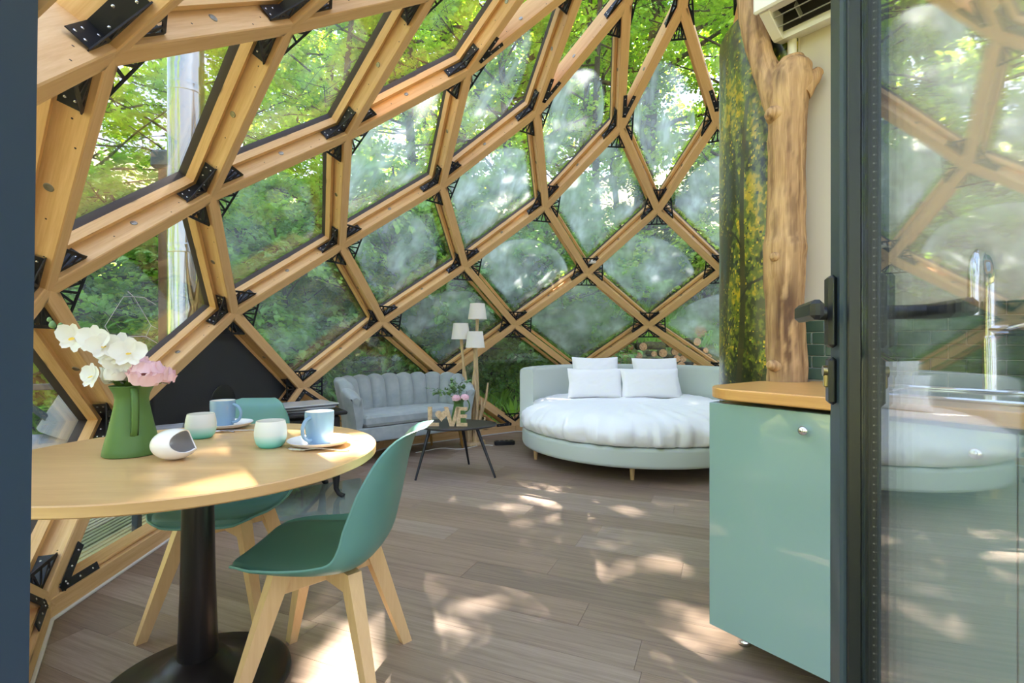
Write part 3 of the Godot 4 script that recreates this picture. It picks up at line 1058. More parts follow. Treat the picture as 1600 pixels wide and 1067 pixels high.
	part("lever", mb.mesh(), mats["chrome"], fc)

func door() -> void:
	# x along the open leaf away from the hinge, z through it, away from the camera
	var df := Transform3D(Basis(Vector3(0.3502, 0, -0.9367), Vector3.UP, Vector3(0.9367, 0, 0.3502)), Vector3.ZERO)
	var d := structure("door_1", df)
	for q in [["stile", Vector3(0.908, 0.02, 0.198), Vector3(0.974, 2.06, 0.262)], ["stile", Vector3(0.06, 0.02, 0.198), Vector3(0.126, 2.06, 0.262)], ["rail", Vector3(0.126, 0.02, 0.199), Vector3(0.908, 0.1, 0.261)], ["rail", Vector3(0.126, 1.99, 0.199), Vector3(0.908, 2.06, 0.261)]]:
		var mb := MB.new()
		mb.box(q[1], q[2], 0.004)
		part(q[0], mb.mesh(), mats["anthracite"], d)
	var mb := MB.new()
	mb.box(Vector3(0.900, 0.1, 0.206), Vector3(0.9085, 1.99, 0.2245), 0.002)
	part("glazing_bead", mb.mesh(), mats["door_black"], d)
	mb = MB.new()
	mb.box(Vector3(0.893, 0.1, 0.2305), Vector3(0.908, 1.99, 0.2435), 0.0)
	var sp := part("spacer_bar", mb.mesh(), mats["door_black"], d)
	mb = MB.new()
	for k in 140:
		mb.box(Vector3(0.8925, 0.2 + k * 0.0125, 0.2365), Vector3(0.8932, 0.2022 + k * 0.0125, 0.2387), 0.0)
	part("perforation", mb.mesh(), mats["grey_plastic"], sp).set_meta("kind", "stuff")
	mb = MB.new()
	for z in [0.225, 0.2345, 0.244]:
		mb = MB.new()
		mb.box(Vector3(0.12, 0.095, z), Vector3(0.907, 1.995, z + 0.0045), 0.0)
		part("pane", mb.mesh(), mats["glass"], d)
	# lever handles on both faces, lock below
	var h := part("handle_plate", plate_mesh(0.198, -0.012), mats["door_black"], d)
	mb = MB.new()
	mb.tube([Vector3(0.941, 1.145, 0.19), Vector3(0.941, 1.145, 0.15)], [0.011, 0.011], 14)
	mb.box(Vector3(0.815, 1.131, 0.142), Vector3(0.952, 1.159, 0.16), 0.006)
	part("lever", mb.mesh(), mats["door_black"], h)
	h = part("handle_plate", plate_mesh(0.262, 0.012), mats["door_black"], d)
	mb = MB.new()
	mb.tube([Vector3(0.941, 1.145, 0.27), Vector3(0.941, 1.145, 0.325)], [0.011, 0.011], 14)
	mb.box(Vector3(0.815, 1.133, 0.314), Vector3(0.952, 1.157, 0.332), 0.006)
	part("lever", mb.mesh(), mats["door_black"], h)
	mb = MB.new()
	mb.box(Vector3(0.926, 1.0, 0.187), Vector3(0.956, 1.075, 0.199), 0.005)
	var esc := part("lock_plate", mb.mesh(), mats["door_black"], d)
	mb = MB.new()
	mb.tube([Vector3(0.941, 1.053, 0.19), Vector3(0.941, 1.053, 0.181)], [0.0085, 0.0085], 16)
	mb.box(Vector3(0.936, 1.027, 0.182), Vector3(0.946, 1.052, 0.19), 0.002)
	part("lock_cylinder", mb.mesh(), mats["brass"], esc)
	# door frame: the jamb on the near left, its head and the hinge side
	var fr := structure("trim_1")
	mb = MB.new()
	var tilt := Basis(Vector3(0, 0, 1), -0.0136)
	mb.box(Vector3(-0.3, -0.05, 0.0), Vector3(0.0, 2.25, 0.12), 0.002, Transform3D(tilt, W(-0.530, 0.0, 0.55)))
	part("jamb", mb.mesh(), mats["navy"], fr)
	mb = MB.new()
	mb.box(Vector3(0.0, -0.05, 0.0), Vector3(0.1, 2.25, 0.1), 0.004, Transform3D(Basis(Vector3.UP, -0.5), W(0.3, 0.0, 0.02)))
	part("jamb", mb.mesh(), mats["navy"], fr)

func plate_mesh(z: float, dz: float) -> ArrayMesh:
	var mb := MB.new()
	mb.box(Vector3(0.922, 1.09, minf(z, z + dz)), Vector3(0.96, 1.205, maxf(z, z + dz)), 0.005)
	return mb.mesh()

func ground_height(x: float, zf: float) -> float:
	var d := zf - 6.0 + 0.06 * absf(x - 2.0)
	var left := smoothstep(-1.0, -5.0, x)
	var h := -0.3
	if d > 0: h += lerpf(0.27, 0.14, left) * d + 0.004 * d * d * smoothstep(0, 12, d)
	h = minf(h, 15.0)
	var side := maxf(0.0, absf(x - 1.0) - 9.0)
	h += side * 0.16 * smoothstep(-10.0, 4.0, zf)
	return h + 0.1 * sin(x * 0.9 + zf * 0.5) * smoothstep(5.0, 9.0, zf)

func ground() -> void:
	var g := structure("ground")
	var rows := []
	for i in 61:
		var r := PackedVector3Array()
		for j in 61:
			var x := -50.0 + 100.0 * j / 60.0
			var zf := -42.0 + 100.0 * i / 60.0
			r.append(W(x, ground_height(x, zf), zf))
		rows.append(r)
	var mb := MB.new()
	mb.grid(rows, false, false, true)
	var m := tri_mat(mat("forest_floor", Color.WHITE, 0.95), noise_tex(81, 0.012, srgb(74, 84, 40), srgb(132, 140, 66), 5, 512, srgb(104, 98, 62)), Vector3(0.35, 0.35, 0.35))
	part("terrain", mb.mesh(), m, g)
	# low growth on the slope: blades and small leaves
	var bl := MB.new()
	var r3 := RandomNumberGenerator.new()
	r3.seed = 15
	for k in 16:
		var a := r3.randf() * TAU
		var p := Vector3(cos(a), 0, sin(a)) * r3.randf_range(0.0, 0.14)
		var out := Vector3(cos(a), 0, sin(a))
		var h := r3.randf_range(0.12, 0.3)
		var s := out.cross(Vector3.UP) * r3.randf_range(0.008, 0.03)
		var t := p + out * h * r3.randf_range(0.3, 0.7) + Vector3.UP * h
		var mid := p.lerp(t, 0.55) + Vector3.UP * h * 0.12
		bl.tri(p - s * 0.4, p + s * 0.4, mid + s); bl.tri(p - s * 0.4, mid + s, mid - s); bl.tri(mid - s, mid + s, t)
	var mm := MultiMesh.new()
	mm.transform_format = MultiMesh.TRANSFORM_3D
	mm.use_colors = true
	mm.mesh = bl.mesh()
	mm.instance_count = 9000
	for k in 9000:
		var x := r3.randf_range(-16.0, 16.0)
		var zf := r3.randf_range(4.0, 24.0)
		if Vector2(x - DX, zf - DZ).length() < 4.1 or (x < -1.7 and zf < 5.5 and x > -4.8):
			zf = r3.randf_range(9.0, 22.0)
		if x > 0.3 and x < 4.6 and zf < 9.7: zf += 5.0
		var sc := r3.randf_range(0.5, 1.15)
		mm.set_instance_transform(k, Transform3D(Basis(Vector3.UP, r3.randf() * TAU).scaled(Vector3(sc, sc, sc)), W(x, ground_height(x, zf) - 0.02, zf)))
		var t := r3.randf()
		mm.set_instance_color(k, Color(0.75 + 0.5 * t, 0.8 + 0.4 * t, 0.7 + 0.4 * r3.randf()))
	var o := MultiMeshInstance3D.new()
	o.name = "undergrowth"
	o.multimesh = mm
	o.material_override = mats["leaf_mid"]
	add_child(o)
	tag(o, "low green undergrowth covering the forest floor outside the dome", "undergrowth", "", "stuff")

func twig_mesh(sd: int, leaves: int, reach: float, size: float) -> ArrayMesh:
	var r := RandomNumberGenerator.new()
	r.seed = sd
	var mb := MB.new()
	for k in leaves:
		var t := float(k) / leaves
		var base := Vector3(t * reach + r.randf_range(-0.03, 0.03), r.randf_range(-0.05, 0.05), r.randf_range(-0.3, 0.3) * reach)
		var yaw := r.randf_range(-1.2, 1.2)
		var d := Vector3(cos(yaw), r.randf_range(-0.5, 0.25), sin(yaw)).normalized()
		var up := (Vector3.UP + Vector3(r.randf_range(-0.6, 0.6), 0, r.randf_range(-0.6, 0.6))).normalized()
		var s := d.cross(up).normalized()
		up = s.cross(d)
		var L := size * r.randf_range(0.75, 1.25)
		var w := L * r.randf_range(0.32, 0.42)
		var fold := up * w * 0.35
		var a := base
		var b := base + d * L * 0.35
		var c := base + d * L * 0.72 - up * L * 0.04
		var e := base + d * L - up * L * 0.12
		var shade := r.randf_range(0.75, 1.2)
		mb.tint = Color(shade * r.randf_range(0.9, 1.15), shade, shade * 0.9)
		for q in [1.0, -1.0]:
			var b1: Vector3 = b + s * w * q + fold
			var c1: Vector3 = c + s * w * 0.72 * q + fold * 0.8
			if q > 0:
				mb.tri(a, b, b1); mb.tri(b, c1, b1); mb.tri(b, c, c1); mb.tri(c, e, c1)
			else:
				mb.tri(a, b1, b); mb.tri(b, b1, c1); mb.tri(b, c1, c); mb.tri(c, c1, e)
	return mb.mesh()

func tree_proto(sd: int, h: float, cr: float, low: float, nb: int, leafmat: String, twig: Mesh, trunk_r: float, per := 7, stems := 1) -> Node3D:
	var r := RandomNumberGenerator.new()
	r.seed = sd
	var root := Node3D.new()
	var tm := MB.new()
	var bm := MB.new()
	var spots := []
	for st in stems:
		var path := []
		var rad := []
		var lean := Vector3(r.randf_range(-0.12, 0.12), 0, r.randf_range(-0.12, 0.12)) * (1.0 if stems == 1 else 3.5)
		for k in 9:
			var u := k / 8.0
			path.append(Vector3(lean.x * h * u + 0.15 * sin(u * 5.0 + sd), h * 0.96 * u - 0.3 * (1.0 - u), lean.z * h * u + 0.15 * cos(u * 4.0 + sd) - 0.15))
			rad.append(trunk_r * (1.0 - 0.85 * u) * (1.25 if k == 0 else 1.0) + 0.012)
		tm.tube(path, rad, 9, false, 0.06, sd)
		for b in nb:
			var u := lerpf(low, 0.97, (b + r.randf()) / nb)
			var fi := u * 8.0
			var i0 := mini(int(fi), 7)
			var start: Vector3 = path[i0].lerp(path[i0 + 1], fi - i0)
			var rel := (u - low) / (1.0 - low)
			var len := cr * pow(sin(PI * (0.2 + 0.76 * rel)), 0.75) * r.randf_range(0.75, 1.1)
			var az := b * 2.399 + st * 1.3 + r.randf_range(-0.4, 0.4)
			var d := Vector3(cos(az), r.randf_range(0.05, 0.5), sin(az)).normalized()
			var bp := [start]
			var br := [0.012 + trunk_r * 0.3 * (1.0 - u)]
			for k in 4:
				d = (d + Vector3(r.randf_range(-0.25, 0.25), r.randf_range(-0.22, 0.14), r.randf_range(-0.25, 0.25))).normalized()
				bp.append(bp[-1] + d * len / 4.0)
				br.append(br[0] * (1.0 - 0.22 * (k + 1)) + 0.003)
			bm.tube(bp, br, 5, false)
			for s in per:
				var v := r.randf_range(0.8, 4.0)
				var j := mini(int(v), 3)
				var p: Vector3 = bp[j].lerp(bp[j + 1], v - j)
				var sd2 := (Vector3(r.randf_range(-1, 1), r.randf_range(-0.35, 0.5), r.randf_range(-1, 1)) + d * 0.6).normalized()
				var sl := len * r.randf_range(0.14, 0.36)
				var q := p + sd2 * sl
				bm.tube([p, p.lerp(q, 0.5) + Vector3(0, 0.03, 0), q], [0.008, 0.006, 0.003], 4, false)
				for w in r.randi_range(3, 5):
					spots.append([p.lerp(q, r.randf_range(0.35, 1.05)), sd2])
	var trunk := MeshInstance3D.new()
	trunk.name = "trunk"
	trunk.mesh = tm.mesh()
	trunk.material_override = mats["bark"]
	root.add_child(trunk)
	var br2 := MeshInstance3D.new()
	br2.name = "branchwork"
	br2.mesh = bm.mesh()
	br2.material_override = mats["bark"]
	br2.set_meta("kind", "stuff")
	root.add_child(br2)
	var mm := MultiMesh.new()
	mm.transform_format = MultiMesh.TRANSFORM_3D
	mm.use_colors = true
	mm.mesh = twig
	mm.instance_count = spots.size()
	for k in spots.size():
		var d: Vector3 = (spots[k][1] + Vector3(r.randf_range(-0.7, 0.7), r.randf_range(-0.45, 0.2), r.randf_range(-0.7, 0.7))).normalized()
		var z := d.cross(Vector3.UP)
		if z.length() < 0.1: z = Vector3(0, 0, 1)
		z = z.normalized().rotated(d, r.randf_range(-0.5, 0.5))
		var y := z.cross(d)
		var sc := r.randf_range(0.75, 1.35)
		mm.set_instance_transform(k, Transform3D(Basis(d * sc, y * sc, z * sc), spots[k][0]))
		var t := r.randf()
		mm.set_instance_color(k, Color(0.7 + 0.6 * t, 0.78 + 0.42 * t, 0.7 + 0.3 * t))
	var fo := MultiMeshInstance3D.new()
	fo.name = "foliage"
	fo.multimesh = mm
	fo.material_override = mats[leafmat]
	fo.set_meta("kind", "stuff")
	root.add_child(fo)
	return root

func forest() -> void:
	var tw_big := twig_mesh(1, 14, 0.55, 0.13)
	var tw_mid := twig_mesh(2, 14, 0.45, 0.10)
	var tw_small := twig_mesh(3, 18, 0.4, 0.075)
	var protos := {
		"tall": tree_proto(101, 17.0, 4.6, 0.22, 40, "leaf_bright", tw_big, 0.2, 10),
		"mid": tree_proto(102, 10.5, 3.3, 0.14, 30, "leaf_bright", tw_mid, 0.13, 9),
		"slim": tree_proto(103, 12.0, 2.6, 0.3, 22, "leaf_mid", tw_mid, 0.1, 5),
		"shrub": tree_proto(104, 3.6, 2.0, 0.05, 12, "leaf_mid", tw_small, 0.04, 8, 3),
		"thicket": tree_proto(105, 2.6, 1.9, 0.02, 14, "leaf_dark", tw_small, 0.03, 9, 3),
		"sparse": tree_proto(106, 7.5, 3.4, 0.3, 16, "leaf_bright", tw_mid, 0.1, 3),
	}
	var words := {
		"tall": ["tree", "tall sunlit maple"], "mid": ["tree", "middling broadleaf tree"], "slim": ["tree", "slim dark stemmed tree"],
		"shrub": ["shrub", "bushy green shrub of several stems"], "thicket": ["shrub", "low dark green thicket close to the ground"], "sparse": ["tree", "thin tree with sparse leaves"],
	}
	var spots := [
		["tall", -1.2, 15.5, 0.4, 1.3, "nearly straight ahead behind the sofa"], ["tall", 3.6, 14.5, 2.1, 1.3, "behind the round bed"], ["tall", 8.6, 16.0, 4.0, 1.05, "right of the bed by the printed wall"], ["tall", -6.0, 17.0, 5.2, 1.0, "left of the sofa, well back"],
		["tall", 1.2, 21.0, 1.1, 1.45, "in the second row between sofa and bed"], ["tall", -10.5, 23.0, 3.0, 1.0, "far back left of the flue pipe's line"], ["tall", 6.3, 23.0, 0.2, 1.2, "in the second row right of the bed"], ["tall", 13.5, 22.0, 2.8, 1.1, "far back to the right of the slope"], ["tall", -3.6, 25.0, 5.9, 1.15, "at the very back behind the sofa"],
		["tall", -8.0, 31.0, 0.7, 1.3, "of the rearmost row, left of the sofa"], ["tall", 0.4, 31.0, 2.6, 1.35, "of the rearmost row, between sofa and bed"], ["tall", 7.8, 30.0, 1.8, 1.3, "of the rearmost row, behind the bed"], ["tall", 16.0, 29.0, 4.4, 1.3, "of the rearmost row, right of the bed"], ["tall", 11.5, 18.5, 4.4, 1.1, "between the slope and the mural"],
		["slim", -1.9, 12.2, 0.9, 1.2, "nearest to the sofa, left of the lamp"], ["mid", -3.3, 10.2, 1.0, 0.95, "over the sofa's back"], ["mid", 0.6, 11.4, 2.2, 1.0, "over the driftwood lamp"], ["mid", 5.0, 12.2, 3.9, 1.05, "on the slope behind the bed's pillows"], ["mid", -7.8, 13.5, 0.1, 1.0, "beyond the black infill panel"], ["mid", 9.6, 12.8, 5.0, 1.0, "on the slope beside the mural"], ["mid", -12.0, 15.0, 2.5, 1.05, "left beyond the deck"], ["mid", -5.4, 8.4, 4.4, 0.72, "close outside the bay right of the flue pipe"],
		["slim", 2.4, 12.4, 0.8, 1.0, "one of the dark stems over the bed's left half"], ["slim", 1.3, 13.6, 3.1, 1.05, "the dark stem left of the bed's headboard"], ["slim", 6.6, 14.2, 1.9, 1.0, "on the hazy slope above the woodpile"], ["slim", 3.4, 17.0, 4.8, 1.1, "the stem furthest back over the pillows"],
		["sparse", -7.2, 7.6, 0.5, 1.0, "left of the flue pipe"], ["sparse", -9.8, 10.6, 2.0, 1.1, "far left behind the post with the grey cap"],
		["shrub", -4.6, 7.9, 0.3, 1.0, "just behind the black infill panel"], ["shrub", -2.2, 9.2, 1.7, 0.95, "behind the sofa's left arm"], ["shrub", -0.6, 9.0, 2.9, 1.0, "behind the sofa's right end"], ["shrub", -6.6, 6.6, 4.2, 1.0, "beyond the deck's far edge"], ["shrub", -0.5, 10.4, 0.9, 1.0, "behind the driftwood lamp's shades"], ["shrub", -8.6, 8.8, 5.1, 1.25, "at the far left over the orchid"],
		["thicket", -1.4, 8.6, 1.2, 1.0, "low behind the sofa's middle"], ["thicket", -0.2, 8.8, 3.3, 1.0, "low between sofa and bed"], ["thicket", -3.3, 7.6, 2.2, 1.0, "low beside the garden posts"], ["thicket", 0.4, 9.6, 4.6, 0.8, "low on the slope left of the woodpile"], ["thicket", 7.6, 13.6, 0.4, 1.0, "on the slope right of the woodpile"], ["thicket", 4.6, 15.0, 2.7, 1.2, "higher up the slope behind the woodpile"], ["thicket", -4.9, 9.4, 5.6, 1.2, "in the middle distance behind the stove"], ["thicket", -7.6, 11.2, 3.7, 1.3, "in the middle distance beyond the deck"],
	]
	for s in spots:
		var p: Node3D = protos[s[0]]
		var o: Node3D = p.duplicate()
		o.name = numbered(words[s[0]][0])
		add_child(o)
		o.transform = Transform3D(Basis(Vector3.UP, s[3]).scaled(Vector3(s[4], s[4], s[4])), W(s[1], ground_height(s[1], s[2]) - 0.05, s[2]))
		tag(o, words[s[0]][1] + " " + s[5], words[s[0]][0])
	for q in [[-9.5, 1.0, "beyond the jamb, left of the doorway"], [-11.0, -5.5, "behind the doorway on the left, further off"], [-6.5, -10.0, "behind the doorway, nearest its axis"]]:
		var o: Node3D = protos["mid"].duplicate()
		o.name = numbered("tree")
		add_child(o)
		o.transform = at(W(q[0], ground_height(q[0], q[1]) - 0.05, q[1]), q[0])
		tag(o, "middling broadleaf tree " + q[2], "tree")
	for p in protos.values(): p.free()

func log_mesh(r: float, l: float, sd: int) -> Array:
	var mb := MB.new()
	mb.tube([Vector3(-l / 2, 0, 0), Vector3(-l / 6, 0.004, 0.003), Vector3(l / 6, -0.003, 0.004), Vector3(l / 2, 0, 0)], [r, r * 1.03, r * 0.98, r], 11, false, 0.04, sd)
	var cut := MB.new()
	cut.lathe([Vector2(0, 0), Vector2(r * 0.55, 0.001), Vector2(r * 0.985, -0.003)], 11, Transform3D(Basis(Vector3(0, 0, 1), Vector3(1, 0, 0), Vector3(0, 1, 0)), Vector3(0.001, 0, 0)))
	return [mb.mesh(), cut.mesh(), l]

func log_parts(o: Node3D, v: Array, mossy: bool) -> void:
	part("bark", v[0], mats["mossy_bark"] if mossy else mats["bark"], o)
	part("cut_end", v[1], mats["cut_wood"], o, at(Vector3(v[2] / 2.0, 0, 0)))
	part("cut_end", v[1], mats["cut_wood"], o, at(Vector3(-v[2] / 2.0, 0, 0), PI))

func outside_things() -> void:
	# stainless flue outside the bay
	var fp := thing("flue_pipe", "tall stainless steel flue pipe standing outside the left glazing", "flue pipe", at(W(-2.42, 0.0, 3.78)))
	var mb := MB.new()
	mb.lathe([Vector2(0.118, 0.5), Vector2(0.118, 2.06)], 36)
	part("pipe_section", mb.mesh(), mats["steel_pipe"], fp)
	mb = MB.new()
	mb.lathe([Vector2(0.118, 2.06), Vector2(0.118, 3.12)], 36)
	part("pipe_section", mb.mesh(), mats["steel_pipe"], fp)
	mb = MB.new()
	mb.lathe([Vector2(0.118, 3.12), Vector2(0.118, 5.4), Vector2(0.0, 5.4)], 36)
	part("pipe_section", mb.mesh(), mats["steel_pipe"], fp)
	for y in [1.78, 2.96, 4.4]:
		mb = MB.new()
		mb.lathe([Vector2(0.117, y - 0.035), Vector2(0.1215, y - 0.03), Vector2(0.119, y - 0.022), Vector2(0.119, y + 0.022), Vector2(0.1215, y + 0.03), Vector2(0.117, y + 0.035)], 36)
		part("joint_band", mb.mesh(), mats["steel_pipe"], fp)
	mb = MB.new()
	mb.tube([Vector3(0.0, 0.62, 0.0), Vector3(0.25, 0.62, 0.0)], [0.1, 0.1], 24)
	part("elbow", mb.mesh(), mats["steel_pipe"], fp)
	# dark post with a grey cap beside it
	var po := thing("wooden_post", "dark timber post under a grey metal cap, left of the flue pipe", "post", at(W(-2.69, -0.06, 4.0)))
	mb = MB.new()
	mb.box(Vector3(-0.055, 0, -0.055), Vector3(0.055, 2.62, 0.055), 0.006)
	part("shaft", mb.mesh(), tri_mat(mat("dark_timber", srgb(96, 78, 66), 0.8), mats["pine"].albedo_texture, Vector3(3, 0.8, 3)), po)
	mb = MB.new()
	mb.box(Vector3(-0.1, 2.5, -0.09), Vector3(0.08, 2.64, 0.09), 0.02)
	part("cap", mb.mesh(), mat("cap_grey", srgb(88, 90, 92), 0.5, 0.4), po)
	# log posts beyond the sofa
	for q in [[-2.62, 6.05, 1.0, 0.075, "tallest, brown log post standing outside left of the sofa"], [-2.82, 6.0, 0.78, 0.045, "short pale post left of the tallest log post"], [-2.42, 6.12, 0.86, 0.06, "pale squared post right of the tallest log post"], [-3.05, 6.3, 0.9, 0.04, "thin post at the far left of the log posts"]]:
		var lp := thing("log_post", q[4], "post", at(W(q[0], -0.3, q[1])))
		var m2 := MB.new()
		m2.tube([Vector3(0, 0, 0), Vector3(0.01, q[2] * 0.5, 0), Vector3(0, q[2], 0.0)], [q[3], q[3] * 1.02, q[3] * 0.97], 12, true, 0.04, q[0])
		part("shaft", m2.mesh(), mats["bark"] if q[3] > 0.07 else mats["raw_board"], lp)
	# the woodpile on the slope behind the bed
	var r := RandomNumberGenerator.new()
	r.seed = 21
	var lm := [log_mesh(0.062, 0.42, 1), log_mesh(0.072, 0.38, 2), log_mesh(0.052, 0.45, 3)]
	var place := ["first", "second", "third", "fourth", "fifth", "sixth", "seventh", "eighth", "ninth", "tenth", "eleventh", "twelfth"]
	var rows := ["bottom", "second", "third", "top"]
	for row in 4:
		for k in 12 - row:
			var v: Array = lm[r.randi() % 3]
			var x := 1.2 + row * 0.09 + k * 0.215 + r.randf_range(-0.03, 0.03)
			var y := ground_height(x, 9.0) + 0.06 + row * 0.13 + r.randf_range(-0.02, 0.02)
			var turn := r.randf_range(1.25, 1.85) if r.randf() < 0.65 or row < 3 else r.randf_range(-0.4, 0.4)
			var mossy := r.randf() < 0.4
			var o := thing("log", ("mossy log, " if mossy else "bare cut log, ") + place[k] + " from the left in the woodpile's " + rows[row] + " row", "log", Transform3D(Basis(Vector3.UP, turn) * Basis(Vector3(1, 0, 0), r.randf() * 6.0), W(x, y, 9.0 + r.randf_range(-0.08, 0.08) + row * 0.04)), "logs of the woodpile behind the bed")
			log_parts(o, v, mossy)
	var single := log_mesh(0.13, 1.1, 7)
	var so := thing("log", "single thick log with a pale round cut end on the slope by the mural", "log", Transform3D(Basis(Vector3.UP, 1.25), W(4.12, 0.11 + ground_height(4.12, 11.2), 11.2)))
	log_parts(so, single, true)
	# steel frame with a rolled grey cover, outside at the far left
	var fr := thing("steel_frame", "dark steel bar frame outside the lowest left bay", "steel frame", at(W(-2.55, 0.0, 2.55)))
	for q in [[Vector3(-0.7, 0.42, 0.2), Vector3(0.55, 0.42, -0.35), 0.022], [Vector3(-0.7, 0.86, 0.2), Vector3(0.3, 0.86, -0.25), 0.016], [Vector3(-0.12, -0.25, -0.05), Vector3(-0.12, 0.98, -0.05), 0.018], [Vector3(0.45, -0.25, -0.3), Vector3(0.45, 0.5, -0.3), 0.018], [Vector3(-0.12, 0.98, -0.05), Vector3(-0.5, 0.55, 0.05), 0.014], [Vector3(-0.12, 0.92, -0.05), Vector3(0.16, 0.6, -0.2), 0.014], [Vector3(-0.65, -0.25, 0.18), Vector3(-0.65, 0.9, 0.18), 0.018]]:
		var m2 := MB.new()
		var x: Vector3 = (q[1] - q[0]).normalized()
		var z := x.cross(Vector3.UP if absf(x.y) < 0.9 else Vector3.RIGHT).normalized()
		m2.box(Vector3(0, -q[2], -q[2]), Vector3(q[0].distance_to(q[1]), q[2], q[2]), 0.003, Transform3D(Basis(x, z.cross(x), z), q[0]))
		part("bar", m2.mesh(), mats["anthracite"], fr)
	var tp := thing("rolled_cover", "grey rolled tarpaulin lying along the steel frame outside", "tarpaulin", at(W(-2.55, 0.53, 2.62)))
	mb = MB.new()
	mb.tube([Vector3(-0.75, 0.05, 0.22), Vector3(-0.3, 0.0, 0.03), Vector3(0.15, -0.01, -0.16), Vector3(0.62, 0.02, -0.38)], [0.075, 0.085, 0.08, 0.07], 16, true, 0.05, 2.0)
	part("roll", mb.mesh(), mats["grey_tarp"], tp)
	mb = MB.new()
	mb.tube([Vector3(0.12, 0.06, -0.16), Vector3(0.2, 0.3, -0.2), Vector3(0.25, 0.42, -0.22)], [0.12, 0.1, 0.03], 12, true, 0.1, 1.0)
	part("loose_flap", mb.mesh(), mats["grey_tarp"], tp)
	# white line emblem on the pane over the orchid
	var em := thing("emblem", "thin white line emblem of a faceted dome on the glass above the orchid", "emblem")
	var t := node_at(1, -3)
	var nn := face_normal(1, -3)
	var c0 := node_at(1, -3)
	var hit := func(px: float, py: float) -> Vector3:
		var d := PX(px, py, 1.0) - Vector3(0, EYE, 0)
		var s: float = (c0 + nn * 0.1645 - Vector3(0, EYE, 0)).dot(nn) / d.dot(nn)
		return Vector3(0, EYE, 0) + d * s
	var pts := [[193, 464], [164, 510], [173, 526], [228, 526], [236, 509], [209, 464], [200, 456], [225, 465], [244, 477], [246, 514], [246, 537], [176, 533]]
	var wp := []
	for q in pts: wp.append(hit.call(q[0], q[1]))
	for q in [[0, 1], [1, 2], [2, 3], [3, 4], [4, 5], [5, 0], [5, 6], [5, 7], [7, 8], [4, 9], [3, 10], [2, 11]]:
		var a: Vector3 = wp[q[0]]
		var b: Vector3 = wp[q[1]]
		var x := (b - a).normalized()
		var m2 := MB.new()
		m2.box(Vector3(-0.001, -0.0004, -0.0018), Vector3(a.distance_to(b) + 0.001, 0.0004, 0.0018), 0.0, Transform3D(Basis(x, nn, x.cross(nn)), a))
		part("line", m2.mesh(), mats["white_ceramic"], em)

func pillow_mesh(w: float, h: float, t: float, sd: int) -> ArrayMesh:
	var f := FastNoiseLite.new()
	f.seed = sd; f.frequency = 5.0; f.fractal_octaves = 2
	var mb := MB.new()
	for s in [1.0, -1.0]:
		var rows := []
		for i in 25:
			var r := PackedVector3Array()
			for j in 25:
				var u := -1.0 + 2.0 * j / 24.0
				var v := -1.0 + 2.0 * i / 24.0
				var e := pow(maxf((1.0 - pow(absf(u), 3.0)) * (1.0 - pow(absf(v), 3.0)), 0.0), 0.45)
				var pin := 1.0 - 0.07 * (1.0 - absf(u)) * pow(absf(v), 3.0) - 0.0
				var pin2 := 1.0 - 0.06 * (1.0 - absf(v)) * pow(absf(u), 3.0)
				r.append(Vector3(u * w / 2 * pin2, v * h / 2 * pin, s * (t / 2 * e + 0.006 * f.get_noise_3d(u, v, s) * e + 0.002)))
			rows.append(r)
		mb.grid(rows, false, false, s > 0)
	return mb.mesh()

